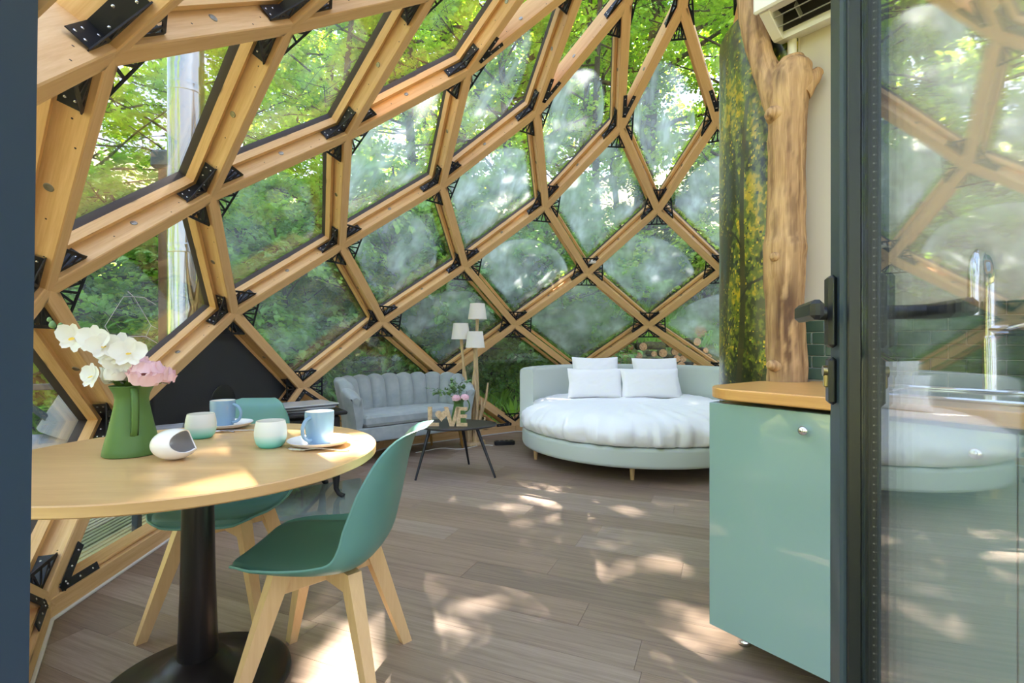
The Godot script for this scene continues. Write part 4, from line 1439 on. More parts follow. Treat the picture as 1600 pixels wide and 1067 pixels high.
func bed() -> void:
	var c := W(1.2, 0, 4.96)
	var b := thing("round_bed", "round upholstered sage bed with a curved headboard on wooden peg legs", "bed", at(c))
	var mb := MB.new()
	mb.lathe([Vector2(0.0, 0.12), Vector2(1.07, 0.12), Vector2(1.092, 0.128), Vector2(1.1, 0.15), Vector2(1.1, 0.25), Vector2(1.09, 0.274), Vector2(1.06, 0.28), Vector2(0.0, 0.28)], 96)
	part("base", mb.mesh(), mats["bed_sage"], b)
	mb = MB.new()
	mb.lathe([Vector2(0.0, 0.281), Vector2(1.02, 0.281), Vector2(1.03, 0.3), Vector2(1.03, 0.44), Vector2(1.0, 0.47), Vector2(0.0, 0.47)], 64)
	part("mattress", mb.mesh(), mats["white_cotton"], b)
	for a in [255.0, 192.0, 318.0, 20.0, 90.0, 150.0, 235.0]:
		if a == 235.0: continue
		mb = MB.new()
		var rr := 1.0 if a != 255.0 else 0.94
		mb.lathe([Vector2(0.0, 0.0), Vector2(0.015, 0.0), Vector2(0.024, 0.12), Vector2(0.0, 0.12)], 14, at(Vector3(cos(deg_to_rad(a)) * rr, 0, -sin(deg_to_rad(a)) * rr)))
		part("leg", mb.mesh(), mats["beech"], b)
	# headboard: an arc round the far half
	var rows := []
	var n := 60
	var prof := [Vector2(0.98, 0.28), Vector2(0.98, 0.79), Vector2(0.987, 0.82), Vector2(1.01, 0.835), Vector2(1.08, 0.835), Vector2(1.1, 0.82), Vector2(1.105, 0.79), Vector2(1.105, 0.28)]
	for i in n + 1:
		var a := lerpf(deg_to_rad(184.0), deg_to_rad(-4.0), float(i) / n)
		var r := PackedVector3Array()
		for q in prof: r.append(Vector3(cos(a) * (q.x + 0.02), q.y, -sin(a) * (q.x + 0.02)))
		rows.append(r)
	mb = MB.new()
	mb.grid(rows, false, false, false)
	for e in [rows[0], rows[-1]]:
		mb.fan(e, rows[n / 2][0])
	part("headboard", mb.mesh(), mats["bed_sage"], b)
	# duvet with a gathered skirt
	var f := FastNoiseLite.new()
	f.seed = 8; f.frequency = 1.0; f.fractal_octaves = 3
	var du := thing("duvet", "white cotton duvet spread over the round bed with its edge hanging in folds", "duvet", at(c))
	rows = []
	var pr := [Vector2(0.0, 0.525), Vector2(0.2, 0.527), Vector2(0.4, 0.528), Vector2(0.55, 0.528), Vector2(0.7, 0.526), Vector2(0.8, 0.524), Vector2(0.88, 0.518), Vector2(0.95, 0.508), Vector2(1.01, 0.49), Vector2(1.06, 0.465), Vector2(1.095, 0.43), Vector2(1.112, 0.395), Vector2(1.115, 0.36), Vector2(1.108, 0.325), Vector2(1.09, 0.295), Vector2(1.06, 0.284)]
	var ns := 300
	for q in pr:
		var r := PackedVector3Array()
		for j in ns:
			var a := TAU * j / ns
			var back := smoothstep(0.1, 0.75, sin(a))
			var p := q as Vector2
			var hang := clampf((0.52 - p.y) / 0.23, 0.0, 1.0)
			var ff := f.get_noise_2d(cos(a) * 9.0, sin(a) * 9.0) * 1.4 + 0.5 * f.get_noise_2d(cos(a) * 24.0, sin(a) * 24.0)
			var wr := f.get_noise_3d(cos(a) * p.x * 3.2, p.y * 6.0, sin(a) * p.x * 3.2) * 1.6 + f.get_noise_3d(cos(a) * p.x * 8.0, p.y * 9.0, sin(a) * p.x * 8.0) * 0.5
			var rad := p.x + ff * 0.036 * hang + wr * 0.02 * smoothstep(0.5, 1.0, p.x)
			rad = minf(rad, lerpf(9.0, 0.94, back)) if back > 0.02 else rad
			rad = minf(rad, 1.145)
			if back > 0.02: rad = minf(p.x + 0.0, lerpf(1.14, 0.965, minf(back * 4.0, 1.0)))
			var y := p.y + wr * 0.016 * (1.0 - hang * 0.7) + (0.006 * ff if hang > 0.9 else 0.0)
			r.append(Vector3(cos(a) * rad, maxf(y, 0.283), -sin(a) * rad))
		rows.append(r)
	mb = MB.new()
	mb.grid(rows, false, true, true)
	part("cover", mb.mesh(), mats["white_cotton"], du)
	# pillows
	for q in [[0.905, 5.52, 0.5, 0.44, 0.16, 0.62, -0.06, "white square pillow behind on the left, against the headboard"], [1.56, 5.5, 0.5, 0.43, 0.16, 0.62, 0.06, "white square pillow behind on the right, against the headboard"], [0.85, 5.22, 0.56, 0.31, 0.15, 0.42, -0.04, "long white pillow in front on the left of the round bed"], [1.41, 5.2, 0.6, 0.31, 0.15, 0.42, 0.03, "long white pillow in front on the right of the round bed"]]:
		var po := thing("pillow", q[7], "pillow", Transform3D(Basis(Vector3.UP, q[6]) * Basis(Vector3(1, 0, 0), -q[5] * 0.65), W(q[0], 0.535 + q[3] * 0.5 * cos(q[5] * 0.65) - 0.012, q[1])), "white pillows on the round bed")
		part("cover", pillow_mesh(q[2], q[3], q[4], int(q[0] * 100)), mats["white_cotton"], po)

func sofa() -> void:
	var t := Transform3D(Basis(Vector3(0.75, 0, -0.6614), Vector3.UP, Vector3(0.6614, 0, 0.75)), W(-0.885, 0, 4.83))
	var s := thing("sofa", "pale blue grey velvet sofa with a scalloped channel back on slim gold legs", "sofa", t)
	var plan := func(u: float) -> Vector2:
		# u from -1 (left arm front) to 1
		var a := absf(u)
		var sg := signf(u)
		if a > 0.78:
			var k := (a - 0.78) / 0.22
			return Vector2(sg * (0.62 + 0.02 * sin(k * PI)), lerpf(-0.22, 0.0, k))
		var th := a / 0.78 * PI / 2.0
		return Vector2(sg * 0.62 * pow(sin(th), 0.72), -0.22 - 0.34 * pow(cos(th), 0.72))
	var top := func(u: float) -> float:
		var a := absf(u)
		return 0.765 - 0.02 * a * a - 0.115 * smoothstep(0.72, 1.0, a)
	var arc := [0.0]
	for k in 200:
		var pa: Vector2 = plan.call(-1.0 + k / 100.0)
		var pb: Vector2 = plan.call(-1.0 + (k + 1) / 100.0)
		arc.append(arc[-1] + pa.distance_to(pb))
	var u_at := func(s: float) -> float:
		for k in 200:
			if arc[k + 1] >= s * arc[200] - 0.000001:
				return -1.0 + (k + (s * arc[200] - arc[k]) / maxf(arc[k + 1] - arc[k], 0.0001)) / 100.0
		return 1.0
	var nch := 13
	for k in nch:
		var u0: float = u_at.call(float(k) / nch)
		var u1: float = u_at.call(float(k + 1) / nch)
		var rows := []
		for i in 13:
			var x := i / 12.0
			var u := lerpf(u0, u1, x)
			var p: Vector2 = plan.call(u)
			var q: Vector2 = plan.call(clampf(u + 0.01, -1, 1))
			var q0: Vector2 = plan.call(clampf(u - 0.01, -1, 1))
			var d := (q - q0).normalized()
			var inn := Vector2(-d.y, d.x)
			if inn.dot(Vector2(0, 0.1) - p) < 0: inn = -inn
			var bul := pow(sin(PI * x), 0.55)
			var hh: float = top.call(u) + 0.034 * bul - 0.022
			var r := PackedVector3Array()
			var prof := [[0.085, 0.38, 0.0], [0.095, 0.44, 0.6], [0.1, 0.52, 1.0], [0.1, 0.6, 1.0], [0.095, hh - 0.06, 1.0], [0.085, hh - 0.025, 0.8], [0.065, hh - 0.004, 0.4], [0.04, hh, 0.2], [0.015, hh - 0.008, 0.0], [0.0, hh - 0.035, 0.0], [0.0, 0.6, 0.0], [0.004, 0.4, 0.0], [0.01, 0.215, 0.0]]
			for w in prof:
				var rec: float = -0.075 * clampf((w[1] - 0.35) / 0.4, 0.0, 1.0)
				var off: float = w[0] + 0.04 * bul * w[2] + rec
				r.append(Vector3(p.x + inn.x * off, w[1], p.y + inn.y * off))
			rows.append(r)
		var mb := MB.new()
		mb.grid(rows, false, false, true)
		if k == 0: mb.fan(rows[0], rows[6][3])
		if k == nch - 1: mb.fan(rows[-1], rows[6][3])
		part("back_channel", mb.mesh(), mats["velvet"], s)
	var inner := PackedVector2Array()
	var base := PackedVector2Array()
	for k in 41:
		var u := -1.0 + 2.0 * k / 40.0
		var p: Vector2 = plan.call(u)
		var c := Vector2(0, -0.1)
		inner.append(p + (c - p).normalized() * 0.085 + Vector2(0, 0.025 * smoothstep(0.9, 1.0, absf(u))))
		base.append(p + (c - p).normalized() * 0.02)
	var mb := MB.new()
	mb.prism(base, 0.205, 0.335, Transform3D(), 0.01)
	part("seat_base", mb.mesh(), mats["velvet"], s)
	mb = MB.new()
	mb.prism(inner, 0.343, 0.445, Transform3D(), 0.025)
	part("seat_cushion", mb.mesh(), mats["velvet"], s)
	for q in [Vector2(-0.52, -0.07), Vector2(0.52, -0.07), Vector2(-0.38, -0.42), Vector2(0.38, -0.42)]:
		mb = MB.new()
		mb.tube([Vector3(q.x, 0.21, q.y), Vector3(q.x * 1.06, 0.0, q.y + 0.02)], [0.018, 0.01], 12)
		part("leg", mb.mesh(), mats["gold_leg"], s)

func stove() -> void:
	var t := Transform3D(Basis(Vector3.UP, 0.62), W(-1.52, 0, 3.62))
	# glass hearth plate
	var hp := thing("hearth_plate", "clear glass hearth plate lying on the floor under the black stove", "hearth plate", Transform3D(Basis(Vector3.UP, 0.62), W(-1.36, 0, 3.55)))
	var mb := MB.new()
	mb.prism(PackedVector2Array([Vector2(-0.42, -0.35), Vector2(0.42, -0.35), Vector2(0.42, 0.2), Vector2(0.2, 0.42), Vector2(-0.2, 0.42), Vector2(-0.42, 0.2)]), 0.001, 0.008)
	part("glass_sheet", mb.mesh(), mats["hearth_glass"], hp)
	var s := thing("stove", "low black cast iron stove on curved legs between table and sofa", "stove", t)
	mb = MB.new()
	mb.box(Vector3(-0.24, 0.2, -0.2), Vector3(0.24, 0.585, 0.2), 0.02)
	part("body", mb.mesh(), mats["cast_iron"], s)
	mb = MB.new()
	mb.box(Vector3(-0.17, 0.25, 0.2), Vector3(0.17, 0.54, 0.215), 0.006)
	var d := part("door", mb.mesh(), mats["cast_iron"], s)
	mb = MB.new()
	mb.box(Vector3(-0.13, 0.29, 0.215), Vector3(0.13, 0.5, 0.218), 0.001)
	part("door_glass", mb.mesh(), mats["stove_top"], d)
	mb = MB.new()
	mb.tube([Vector3(0.15, 0.36, 0.215), Vector3(0.15, 0.36, 0.25), Vector3(0.15, 0.44, 0.25)], [0.007, 0.007, 0.008], 10)
	part("handle", mb.mesh(), mats["chrome"], d)
	mb = MB.new()
	mb.box(Vector3(-0.28, 0.585, -0.23), Vector3(0.28, 0.612, 0.23), 0.008)
	part("top_plate", mb.mesh(), mats["cast_iron"], s)
	for q in [Vector2(-0.2, -0.16), Vector2(0.2, -0.16), Vector2(-0.2, 0.16), Vector2(0.2, 0.16)]:
		mb = MB.new()
		var o := Vector3(signf(q.x), 0, signf(q.y)) * 0.5
		mb.tube([Vector3(q.x, 0.23, q.y), Vector3(q.x, 0.14, q.y) + o * 0.03, Vector3(q.x, 0.06, q.y) + o * 0.03, Vector3(q.x, 0.025, q.y) + o * 0.06, Vector3(q.x, 0.01, q.y) + o * 0.11], [0.034, 0.026, 0.018, 0.016, 0.018], 12)
		part("leg", mb.mesh(), mats["cast_iron"], s)
	mb = MB.new()
	mb.tube([Vector3(0, 0.45, -0.19), Vector3(0, 0.5, -0.3), Vector3(-0.12, 0.62, -0.42)], [0.07, 0.07, 0.07], 18)
	part("flue_stub", mb.mesh(), mats["cast_iron"], s)
	# stack of magazines on top
	var cols := [srgb(120, 122, 124), srgb(60, 62, 64), srgb(168, 170, 170), srgb(96, 98, 100), srgb(190, 192, 192)]
	for k in 5:
		var m := mat("cover_%d" % k, cols[k], 0.16)
		var o := thing("magazine", ["lowest glossy grey magazine of the stack on the stove", "dark magazine second from the bottom of the stack on the stove", "pale grey magazine in the middle of the stack on the stove", "mid grey magazine second from the top of the stack on the stove", "topmost silvery magazine of the stack on the stove"][k], "magazine", t * at(Vector3(0.01 * k - 0.02, 0.6125 + k * 0.0095, 0.01), 0.06 * k - 0.1), "magazines on the stove")
		mb = MB.new()
		mb.box(Vector3(-0.21, 0, -0.15), Vector3(0.21, 0.009, 0.15), 0.002)
		part("pages", mb.mesh(), m, o)
	# round flue opening on the black infill panel
	var fnn := face_normal(2, -3)
	var c := (node_at(2, -3) + node_at(4, -4) + node_at(3, -3) + node_at(3, -4)) / 4.0
	var zb := -fnn
	var xb := Vector3.UP.cross(zb).normalized()
	var v := thing("flue_rosette", "black round flue collar on the charcoal infill panel behind the far chair", "flue collar", Transform3D(Basis(xb, zb, xb.cross(zb)), c + fnn * 0.1 + Vector3(0, -0.02, 0) - fnn * 0.0))
	mb = MB.new()
	mb.lathe([Vector2(0.0, 0.008), Vector2(0.085, 0.008), Vector2(0.09, 0.005), Vector2(0.12, 0.005), Vector2(0.122, 0.0)], 30)
	part("collar", mb.mesh(), mats["door_black"], v)

func shell_grid(off: float, s0: float, s1: float, vmax: float) -> Array:
	var pts := [Vector2(0.24, 0.418), Vector2(0.215, 0.428), Vector2(0.14, 0.42), Vector2(0.05, 0.408), Vector2(-0.05, 0.403), Vector2(-0.135, 0.416), Vector2(-0.19, 0.468), Vector2(-0.216, 0.555), Vector2(-0.236, 0.65), Vector2(-0.256, 0.74), Vector2(-0.282, 0.803), Vector2(-0.33, 0.832)]
	var wid := [0.13, 0.185, 0.225, 0.236, 0.238, 0.236, 0.232, 0.224, 0.208, 0.178, 0.135, 0.075]
	var lift := [0.008, 0.018, 0.032, 0.046, 0.06, 0.076, 0.09, 0.092, 0.078, 0.052, 0.022, 0.0]
	var rows := []
	var nr := 40
	var nc := 24
	for i in nr + 1:
		var s := lerpf(s0, s1, float(i) / nr) * (pts.size() - 1)
		var k := mini(int(s), pts.size() - 2)
		var x := s - k
		var p0: Vector2 = pts[maxi(k - 1, 0)]
		var p3: Vector2 = pts[mini(k + 2, pts.size() - 1)]
		var c: Vector2 = (pts[k] as Vector2).cubic_interpolate(pts[k + 1], p0, p3, x)
		var c2: Vector2 = (pts[k] as Vector2).cubic_interpolate(pts[k + 1], p0, p3, x + 0.02)
		var tg := (c2 - c).normalized()
		var th := lerpf(PI / 2, 0.12, smoothstep(2.6, 7.4, s))
		var nn := Vector2(cos(th), sin(th))
		var w := lerpf(wid[k], wid[k + 1], smoothstep(0.0, 1.0, x) * 0.4 + x * 0.6)
		var l := lerpf(lift[k], lift[k + 1], x)
		var r := PackedVector3Array()
		for j in nc + 1:
			var v := lerpf(-vmax, vmax, float(j) / nc)
			var a := pow(absf(v), 2.4)
			var side := sin(v * 1.25) / sin(1.25)
			var up := l * a
			var bulge := off * sqrt(maxf(0.0, 1.0 - pow(absf(v) / vmax, 6.0))) if vmax < 0.98 else off
			r.append(Vector3(c.x + nn.x * (up + bulge), c.y + nn.y * (up + bulge), side * w))
		rows.append(r)
	return rows

func chair_proto(label: String) -> Node3D:
	var ch := thing("dining_chair", label, "chair", Transform3D(), "moulded green chairs at the round table")
	var up := shell_grid(0.0035, 0.0, 1.0, 1.0)
	var dn := shell_grid(-0.0045, 0.0, 1.0, 1.0)
	var mb := MB.new()
	mb.grid(up, false, false, false)
	mb.grid(dn, false, false, true)
	# rim all round
	var rim_u := PackedVector3Array()
	var rim_d := PackedVector3Array()
	var nr: int = up.size()
	var nc: int = up[0].size()
	for j in nc: rim_u.append(up[0][j]); rim_d.append(dn[0][j])
	for i in range(1, nr): rim_u.append(up[i][nc - 1]); rim_d.append(dn[i][nc - 1])
	for j in range(nc - 2, -1, -1): rim_u.append(up[nr - 1][j]); rim_d.append(dn[nr - 1][j])
	for i in range(nr - 2, 0, -1): rim_u.append(up[i][0]); rim_d.append(dn[i][0])
	var mid := PackedVector3Array()
	for k in rim_u.size():
		var c: Vector3 = (rim_u[k] + rim_d[k]) / 2.0
		var cen := Vector3(-0.05, c.y, 0)
		mid.append(c + (c - cen).normalized() * 0.003)
	mb.grid([rim_u, mid, rim_d], false, true, false)
	part("shell", mb.mesh(), mats["green_shell"], ch)
	# upholstered pad in the seat
	mb = MB.new()
	var pu := shell_grid(0.018, 0.055, 0.47, 0.86)
	mb.grid(pu, false, false, false)
	var pd := shell_grid(0.002, 0.045, 0.48, 0.88)
	var edge_u := PackedVector3Array()
	var edge_d := PackedVector3Array()
	nr = pu.size()
	nc = pu[0].size()
	for j in nc: edge_u.append(pu[0][j]); edge_d.append(pd[0][j])
	for i in range(1, nr): edge_u.append(pu[i][nc - 1]); edge_d.append(pd[i][nc - 1])
	for j in range(nc - 2, -1, -1): edge_u.append(pu[nr - 1][j]); edge_d.append(pd[nr - 1][j])
	for i in range(nr - 2, 0, -1): edge_u.append(pu[i][0]); edge_d.append(pd[i][0])
	mb.grid([edge_u, edge_d], false, true, false)
	part("seat_pad", mb.mesh(), mats["green_pad"], ch)
	for q in [Vector2(1, 1), Vector2(1, -1), Vector2(-1, 1), Vector2(-1, -1)]:
		mb = MB.new()
		var c := []
		for e in [[0.0, 0.21, 0.0135], [0.402, 0.105, 0.022]]:
			for w in [Vector2(-1, -1), Vector2(1, -1), Vector2(1, 1), Vector2(-1, 1)]:
				# the square section is turned to face along the diagonal
				var dg := Vector2(q.x, q.y).normalized()
				var pr := Vector2(-dg.y, dg.x)
				var o: Vector2 = Vector2(q.x, q.y) * e[1] + dg * w.x * e[2] * 1.35 + pr * w.y * e[2]
				c.append(Vector3(o.x, e[0], o.y))
		mb.hex(c)
		part("leg", mb.mesh(), mats["beech"], ch)
	for k in 2:
		mb = MB.new()
		mb.box(Vector3(-0.17, 0.33, -0.014), Vector3(0.17, 0.392, 0.014), 0.003, Transform3D(Basis(Vector3.UP, PI / 4 + k * PI / 2), Vector3.ZERO))
		part("cross_bar", mb.mesh(), mats["beech"], ch)
	mb = MB.new()
	mb.box(Vector3(-0.08, 0.388, -0.08), Vector3(0.08, 0.402, 0.08), 0.006)
	part("mount_plate", mb.mesh(), mats["door_black"], ch)
	return ch

func petal(mb: MB, o: Vector3, dir: Vector3, up: Vector3, l: float, w: float, cup: float) -> void:
	var s := dir.cross(up).normalized()
	var rows := []
	for i in 5:
		var u := i / 4.0
		var r := PackedVector3Array()
		for j in 5:
			var v := -1.0 + j / 2.0
			var ww := w * pow(sin(PI * (0.12 + 0.8 * u)), 0.7)
			r.append(o + dir * l * u + s * v * ww + up * (cup * l * u * u + 0.25 * ww * v * v))
		rows.append(r)
	mb.grid(rows)

func peony(called: String, label: String, p: Vector3, r: float, m: String, stem_to: Vector3) -> void:
	var o := thing(called, label, "flower", at(p))
	var mb := MB.new()
	mb.tube([stem_to - p, (stem_to - p) * 0.4 + Vector3(0.004, 0, 0), Vector3(0, -r * 0.3, 0)], [0.0028, 0.0028, 0.003], 6)
	part("stem", mb.mesh(), mats["stem_green"], o)
	var rr := RandomNumberGenerator.new()
	rr.seed = int(p.x * 1000.0)
	# ruffled petals set over a ball, looser outside
	for ring in 4:
		mb = MB.new()
		var n: int = [9, 13, 14, 12][ring]
		var rs: float = r * [0.98, 0.86, 0.7, 0.5][ring]
		for k in n:
			var lat: float = lerpf([-0.35, -0.15, 0.1, 0.5][ring], [0.25, 0.7, 1.1, 1.5][ring], rr.randf())
			var az := TAU * (k + rr.randf() * 0.6) / n + ring
			var c := Vector3(cos(az) * cos(lat), sin(lat), sin(az) * cos(lat))
			var tn := (Vector3.UP - c * c.y)
			tn = tn.normalized() if tn.length() > 0.05 else Vector3.RIGHT
			var sd := tn.cross(c).normalized()
			var w := r * rr.randf_range(0.36, 0.5)
			var rows := []
			for i in 5:
				var u := i / 4.0
				var row := PackedVector3Array()
				for jx in 7:
					var v := -1.0 + jx / 3.0
					var ww := w * pow(sin(PI * (0.15 + 0.7 * u)), 0.6)
					var ruf := 0.07 * r * sin(v * 7.0 + k * 2.0 + ring) * u * u + 0.1 * r * u * u * u
					row.append(c * (rs * (0.72 + 0.28 * (1.0 - 0.35 * v * v)) + ruf) + tn * w * (u * 1.5 - 0.8) + sd * v * ww)
				rows.append(row)
			mb.grid(rows)
		part("petal_ring", mb.mesh(), mats[m], o)
	mb = MB.new()
	for k in 5:
		var a := TAU * k / 5.0
		petal(mb, Vector3(0, -r * 0.4, 0), (Vector3(cos(a), -0.3, sin(a))).normalized(), Vector3.UP, r * 0.6, r * 0.16, 0.1)
	part("sepal", mb.mesh(), mats["stem_green"], o)

func mug(called: String, label: String, p: Vector3, yaw: float, h: float, r: float) -> void:
	var o := thing(called, label, "mug", at(p, yaw), "blue mugs on saucers")
	var mb := MB.new()
	mb.lathe([Vector2(0.0, 0.0), Vector2(r * 0.74, 0.0), Vector2(r * 0.8, 0.003), Vector2(r * 0.9, h * 0.2), Vector2(r * 0.97, h * 0.5), Vector2(r, h * 0.75), Vector2(r * 0.99, h - 0.001), Vector2(r * 0.975, h), Vector2(r * 0.95, h - 0.001)], 40)
	part("body", mb.mesh(), mats["blue_glaze"], o)
	mb = MB.new()
	mb.lathe([Vector2(r * 0.952, h - 0.001), Vector2(r * 0.94, h * 0.75), Vector2(r * 0.9, h * 0.4), Vector2(r * 0.75, 0.012), Vector2(0.0, 0.008)], 40)
	part("lining", mb.mesh(), mats["cream_glaze"], o)
	mb = MB.new()
	var path := []
	var rad := []
	for k in 13:
		var a := lerpf(1.75, -1.75, k / 12.0)
		path.append(Vector3(r * 0.9 + cos(a) * 0.034 + 0.004, h * 0.5 + sin(a) * h * 0.34, 0))
		rad.append(0.0058)
	mb.tube(path, rad, 12)
	part("handle", mb.mesh(), mats["blue_glaze"], o)

func saucer(label: String, p: Vector3, r: float) -> void:
	var o := thing("saucer", label, "saucer", at(p), "white saucers under the mugs")
	var mb := MB.new()
	mb.lathe([Vector2(0.0, 0.004), Vector2(r * 0.6, 0.004), Vector2(r * 0.85, 0.01), Vector2(r, 0.021), Vector2(r * 0.995, 0.0235), Vector2(r * 0.83, 0.0135), Vector2(r * 0.6, 0.0085), Vector2(0.0, 0.0085)].map(func(q): return q).slice(0, 8), 56)
	mb.lathe([Vector2(0.0, 0.0), Vector2(r * 0.42, 0.0), Vector2(r * 0.45, 0.005)], 40)
	part("dish", mb.mesh(), mats["white_ceramic"], o)

func cutlery(called: String, label: String, p: Vector3, yaw: float, fork: bool) -> void:
	var o := thing(called, label, "fork" if fork else "knife", at(p, yaw), "cutlery on the dining table")
	var mb := MB.new()
	var rows := []
	for q in [[0.0, 0.0045, 0.002], [0.05, 0.005, 0.005], [0.1, 0.0035, 0.008], [0.128, 0.004, 0.006], [0.14, 0.0105, 0.0045]]:
		rows.append(PackedVector3Array([Vector3(q[0], q[2], -q[1]), Vector3(q[0], q[2] + 0.0018, 0.0), Vector3(q[0], q[2], q[1]), Vector3(q[0], q[2] - 0.0016, 0.0)]))
	mb.grid(rows, false, true, true)
	part("handle", mb.mesh(), mats["cutlery_steel"], o)
	if fork:
		for k in 4:
			mb = MB.new()
			var z := -0.009 + k * 0.006
			mb.tube([Vector3(0.138, 0.0045, z * 0.9), Vector3(0.16, 0.0035, z), Vector3(0.185, 0.005, z), Vector3(0.195, 0.0075, z)], [0.0017, 0.0016, 0.0013, 0.0008], 6)
			part("tine", mb.mesh(), mats["cutlery_steel"], o)
	else:
		mb = MB.new()
		mb.box(Vector3(0.135, 0.0025, -0.009), Vector3(0.215, 0.0045, 0.009), 0.0008)
		part("blade", mb.mesh(), mats["cutlery_steel"], o)

func dining() -> void:
	var h := 0.75
	var t := thing("dining_table", "round oak dining table on a dark steel pedestal with a domed foot", "table", at(W(-1.005, 0, 1.63)))
	var mb := MB.new()
	for q in [[Vector2(0.0, h - 0.03), Vector2(0.545, h - 0.03)], [Vector2(0.545, h - 0.03), Vector2(0.55, h - 0.026)], [Vector2(0.55, h - 0.026), Vector2(0.55, h - 0.003)], [Vector2(0.55, h - 0.003), Vector2(0.547, h)], [Vector2(0.547, h), Vector2(0.0, h)]]:
		mb.lathe(q, 140)
	part("tabletop", mb.mesh(), mats["oak"], t)
	mb = MB.new()
	mb.lathe([Vector2(0.0, 0.72), Vector2(0.046, 0.72), Vector2(0.046, 0.55), Vector2(0.05, 0.32), Vector2(0.058, 0.1), Vector2(0.0, 0.1)], 40)
	part("column", mb.mesh(), mats["table_steel"], t)
	mb = MB.new()
	mb.lathe([Vector2(0.0, 0.105), Vector2(0.075, 0.1), Vector2(0.1, 0.072), Vector2(0.14, 0.047), Vector2(0.2, 0.034), Vector2(0.26, 0.024), Vector2(0.273, 0.016), Vector2(0.275, 0.006), Vector2(0.27, 0.0), Vector2(0.0, 0.0)].map(func(q): return q), 64)
	part("foot", mb.mesh(), mats["table_steel"], t)
	mb = MB.new()
	mb.lathe([Vector2(0.0, 0.72), Vector2(0.2, 0.72), Vector2(0.2, 0.712), Vector2(0.0, 0.712)], 32)
	part("mount_plate", mb.mesh(), mats["table_steel"], t)
	# chairs: x of the model is its front
	var c1 := chair_proto("green moulded chair at the near side of the round table, back to the sofa")
	c1.transform = at(W(-0.6, 0, 1.66), PI)
	copy(c1, "green moulded chair beyond the round table, facing the door, its back by the far mug", at(W(-1.17, 0, 2.09), -PI / 2 + 0.1))
	# jug with flowers
	var jp := W(-1.183, h, 1.585)
	var j := thing("enamel_jug", "green enamel jug holding orchids and peonies on the dining table", "jug", at(jp, -0.85))
	mb = MB.new()
	mb.lathe([Vector2(0.0, 0.0), Vector2(0.072, 0.0), Vector2(0.076, 0.004), Vector2(0.074, 0.02), Vector2(0.058, 0.09), Vector2(0.046, 0.15), Vector2(0.0435, 0.172), Vector2(0.047, 0.19), Vector2(0.058, 0.212), Vector2(0.0585, 0.2145), Vector2(0.056, 0.213), Vector2(0.045, 0.19), Vector2(0.041, 0.172), Vector2(0.043, 0.15), Vector2(0.05, 0.1), Vector2(0.0, 0.06)], 48)
	part("body", mb.mesh(), mats["jug_green"], j)
	mb = MB.new()
	var rows := []
	for q in [[0.054, 0.206], [0.07, 0.207], [0.084, 0.196], [0.09, 0.175], [0.09, 0.14], [0.086, 0.105], [0.077, 0.078], [0.068, 0.066]]:
		var w := 0.0105
		rows.append(PackedVector3Array([Vector3(q[0], q[1], -w), Vector3(q[0] + 0.002, q[1] + 0.002, -w * 0.5), Vector3(q[0] + 0.003, q[1] + 0.0025, 0), Vector3(q[0] + 0.002, q[1] + 0.002, w * 0.5), Vector3(q[0], q[1], w), Vector3(q[0] - 0.004, q[1] - 0.003, 0.0)]))
	mb.grid(rows, false, true, false)
	part("handle", mb.mesh(), mats["jug_green"], j)
	# orchid spray
	var mouth := jp + Vector3(-0.01, 0.19, 0)
	var oz := 1.57
	var or_ := thing("orchid_spray", "arching stem of white orchid blossoms with yellow hearts in the green jug", "orchid", at(mouth))
	var pts := [mouth, PX(196, 606, oz), PX(180, 596, oz), PX(160, 568, oz - 0.01), PX(135, 540, oz - 0.02), PX(112, 527, oz - 0.03), PX(92, 521, oz - 0.03), PX(80, 510, oz - 0.03), PX(77, 503, oz - 0.03)]
	var lp := []
	var lr := []
	for k in pts.size():
		lp.append(pts[k] - mouth)
		lr.append(0.0028 - 0.0002 * k)
	mb = MB.new()
	mb.tube(lp, lr, 7)
	part("stem", mb.mesh(), mats["stem_green"], or_)
	for q in [[82, 508, 6], [95, 511, 6], [77, 500, 4], [97, 522, 7]]:
		mb = MB.new()
		var r: float = q[2] * 0.0019
		mb.lathe([Vector2(0, -r), Vector2(r * 0.7, -r * 0.6), Vector2(r * 0.8, 0), Vector2(r * 0.5, r * 0.8), Vector2(0, r * 1.2)], 10, at(PX(q[0], q[1], oz - 0.03) - mouth))
		part("bud", mb.mesh(), mats["sprig_green"], or_)
	var ro := RandomNumberGenerator.new()
	ro.seed = 31
	for q in [[117, 528, 0.052, -0.5], [150, 531, 0.05, 0.2], [163, 541, 0.045, 0.6], [189, 545, 0.056, 0.5], [176, 552, 0.05, -0.1], [203, 552, 0.05, 0.8], [190, 566, 0.045, 0.4], [147, 588, 0.046, -0.3]]:
		var cpos := PX(q[0], q[1], oz - 0.02 - ro.randf() * 0.05) - mouth
		var face := (Vector3(q[3] * 0.6 + ro.randf_range(-0.25, 0.25), ro.randf_range(-0.1, 0.3), 1.0)).normalized()
		var side := Vector3.UP.cross(face).normalized().rotated(face, ro.randf_range(-0.4, 0.4))
		var upv := face.cross(side)
		mb = MB.new()
		for k in 5:
			var a: float = [PI / 2, 0.25, PI - 0.25, -0.95, PI + 0.95][k]
			var d := side * cos(a) + upv * sin(a)
			petal(mb, cpos, (d + face * 0.15).normalized(), face, q[2] * [0.85, 1.0, 1.0, 0.85, 0.85][k], q[2] * [0.34, 0.56, 0.56, 0.32, 0.32][k], 0.12)
		var bl := part("blossom", mb.mesh(), mats["petal_white"], or_)
		mb = MB.new()
		petal(mb, cpos + face * 0.004, (-upv * 0.7 + face * 0.7).normalized(), upv, q[2] * 0.36, q[2] * 0.14, 0.3)
		part("lip", mb.mesh(), mats["petal_yellow"], bl)
